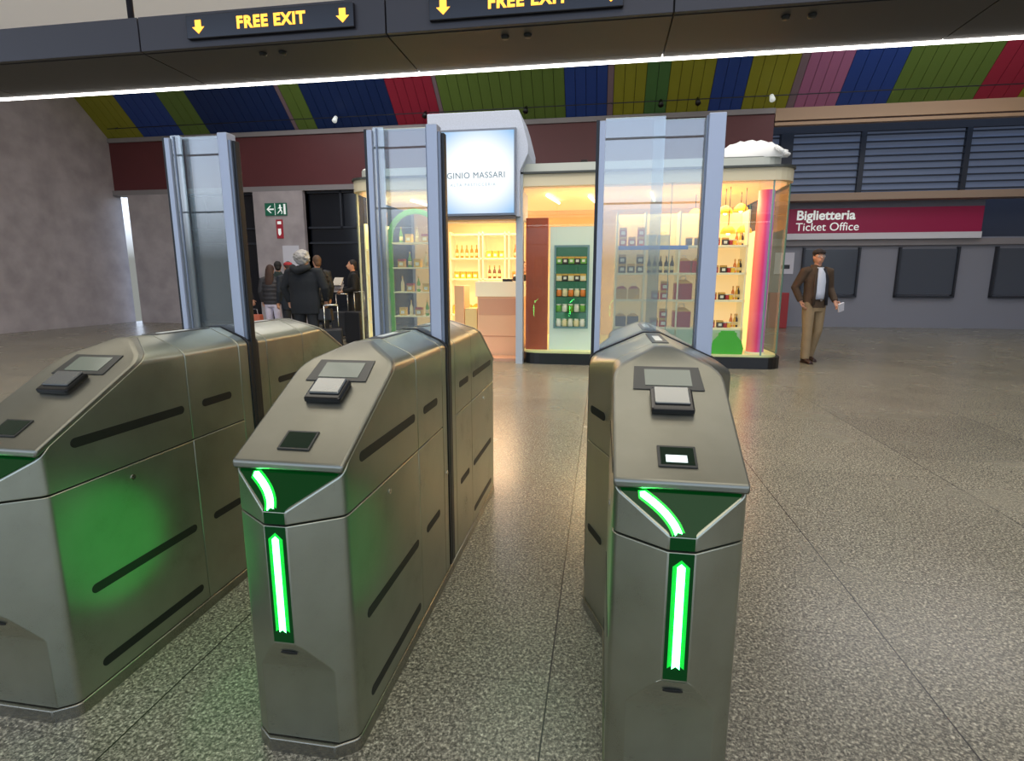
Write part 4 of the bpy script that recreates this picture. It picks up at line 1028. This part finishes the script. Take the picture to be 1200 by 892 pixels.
trolley('dark suitcase behind the black coat person, near the windows', -5.75, 11.6, (36, 38, 44), .6, .4, R(10))
hb = thing('handbag', 'black handbag hanging at the right side of the grey-haired traveller', 'bag', (-4.60, 8.72, 0))
MB().prism([(-.13, 0), (.13, 0), (.11, .2), (-.11, .2)], .10, Matrix.Translation((0, .05, .62)) @ M0).build('bag_body', mat('bag_black', (16, 15, 17), .4), hb, .015)
MB().tube([(-.08, 0, .80), (-.07, 0, 1.05), (.0, .02, 1.40), (.05, 0, 1.05), (.08, 0, .80)], .010, 8).build('shoulder_strap', MATS['bag_black'], hb)
sb = thing('shopping_bag', 'orange paper shopping bag beside the person in blue jeans', 'bag', (-7.55, 11.15, 0))
MB().prism([(-.15, 0), (.15, 0), (.15, .42), (-.15, .42)], .14, Matrix.Translation((0, .07, .12)) @ M0).build('paper_bag', mat('bag_orange', (206, 112, 84), .7), sb, .006)
MB().tube([(-.07, 0, .54), (-.05, 0, .66), (.05, 0, .66), (.07, 0, .54)], .006, 6).build('handle', PAPER, sb)
# shop assistant behind the counter
person('shop assistant in black behind the sales counter', (-1.42, KY + 1.45, 0), R(60), 1.62, jacket=(16, 16, 20), trousers=(18, 18, 22), hair=(30, 22, 20))

# ------------------------------------------------------------------ lights and world
def area(name, loc, size, power, col=(255, 255, 255), rot=(0, 0, 0), sy=None):
    l = bpy.data.lights.new(name, 'AREA'); l.energy = power; l.color = lin(col)[:3]; l.shape = 'RECTANGLE'; l.size = size; l.size_y = sy or size
    o = bpy.data.objects.new(name, l); C.objects.link(o); o.location = loc; o.rotation_euler = rot; return o
def point(name, loc, power, col, r=.1):
    l = bpy.data.lights.new(name, 'POINT'); l.energy = power; l.color = lin(col)[:3]; l.shadow_soft_size = r
    o = bpy.data.objects.new(name, l); C.objects.link(o); o.location = loc; return o
area('hall_light', (-3, 5.5, 6.8), 10, 260, (255, 246, 232), sy=4)
area('hall_light', (3, -1, 6.8), 8, 150, (255, 248, 238), sy=4)
area('hall_light', (-6, 11.8, 6.6), 6, 130, (250, 246, 250), sy=2)
area('hall_light', (7, 12, 6.6), 5, 110, (250, 246, 250), sy=3)
area('hall_light', (0, 6.6, 6.7), 9, 160, (250, 250, 250), sy=2)  # added to brighten the canopy on the shop roof
for (x, y, p_) in ((-1.24, 1.60, 1.0), (-.22, 1.70, .4)):
    point('strip_glow', (x, y, .34), p_, (40, 255, 100), .26)  # green lamps added between the gates to tint steel and floor
area('kiosk_light', (.9, KY + .7, 2.60), 2.6, 72, (255, 222, 172), sy=.9)
area('kiosk_light', (-3.2, KY + .6, 2.60), 1.0, 40, (255, 236, 165), sy=.8)
area('counter_light', (-1.9, KY + 1.0, 2.12), 1.0, 34, (255, 214, 175), sy=1.0)
area('counter_back_light', (-2.2, KY + 2.1, 2.50), 1.2, 20, (255, 206, 150), sy=.3)

w = bpy.data.worlds.new('sky'); bpy.context.scene.world = w; w.use_nodes = True; nt = w.node_tree; bg = nt.nodes['Background']; L = nt.links.new
tc = nt.nodes.new('ShaderNodeTexCoord'); sp = nt.nodes.new('ShaderNodeSeparateXYZ'); cr = nt.nodes.new('ShaderNodeValToRGB'); e = cr.color_ramp.elements
L(tc.outputs['Generated'], sp.inputs[0]); L(sp.outputs[2], cr.inputs[0])
e[0].position = .03; e[0].color = lin((84, 86, 84)); e[1].position = .6; e[1].color = lin((150, 176, 214)); x_ = e.new(.12); x_.color = lin((205, 215, 230)); x_ = e.new(.3); x_.color = lin((180, 200, 232))
L(cr.outputs[0], bg.inputs[0]); bg.inputs[1].default_value = 2.5

# ------------------------------------------------------------------ camera
cam = bpy.data.cameras.new('camera'); cam.sensor_width = 36; cam.lens = 645 / 1200 * 36; cam.clip_end = 100
co = bpy.data.objects.new('camera', cam); C.objects.link(co); co.location = (0, 0, 1.30); co.rotation_euler = (R(90 - 10.4), 0, R(9.2))
bpy.context.scene.camera = co
vs_ = bpy.context.scene.view_settings; vs_.view_transform = 'Standard'; vs_.look = 'None'; vs_.exposure = 0.3
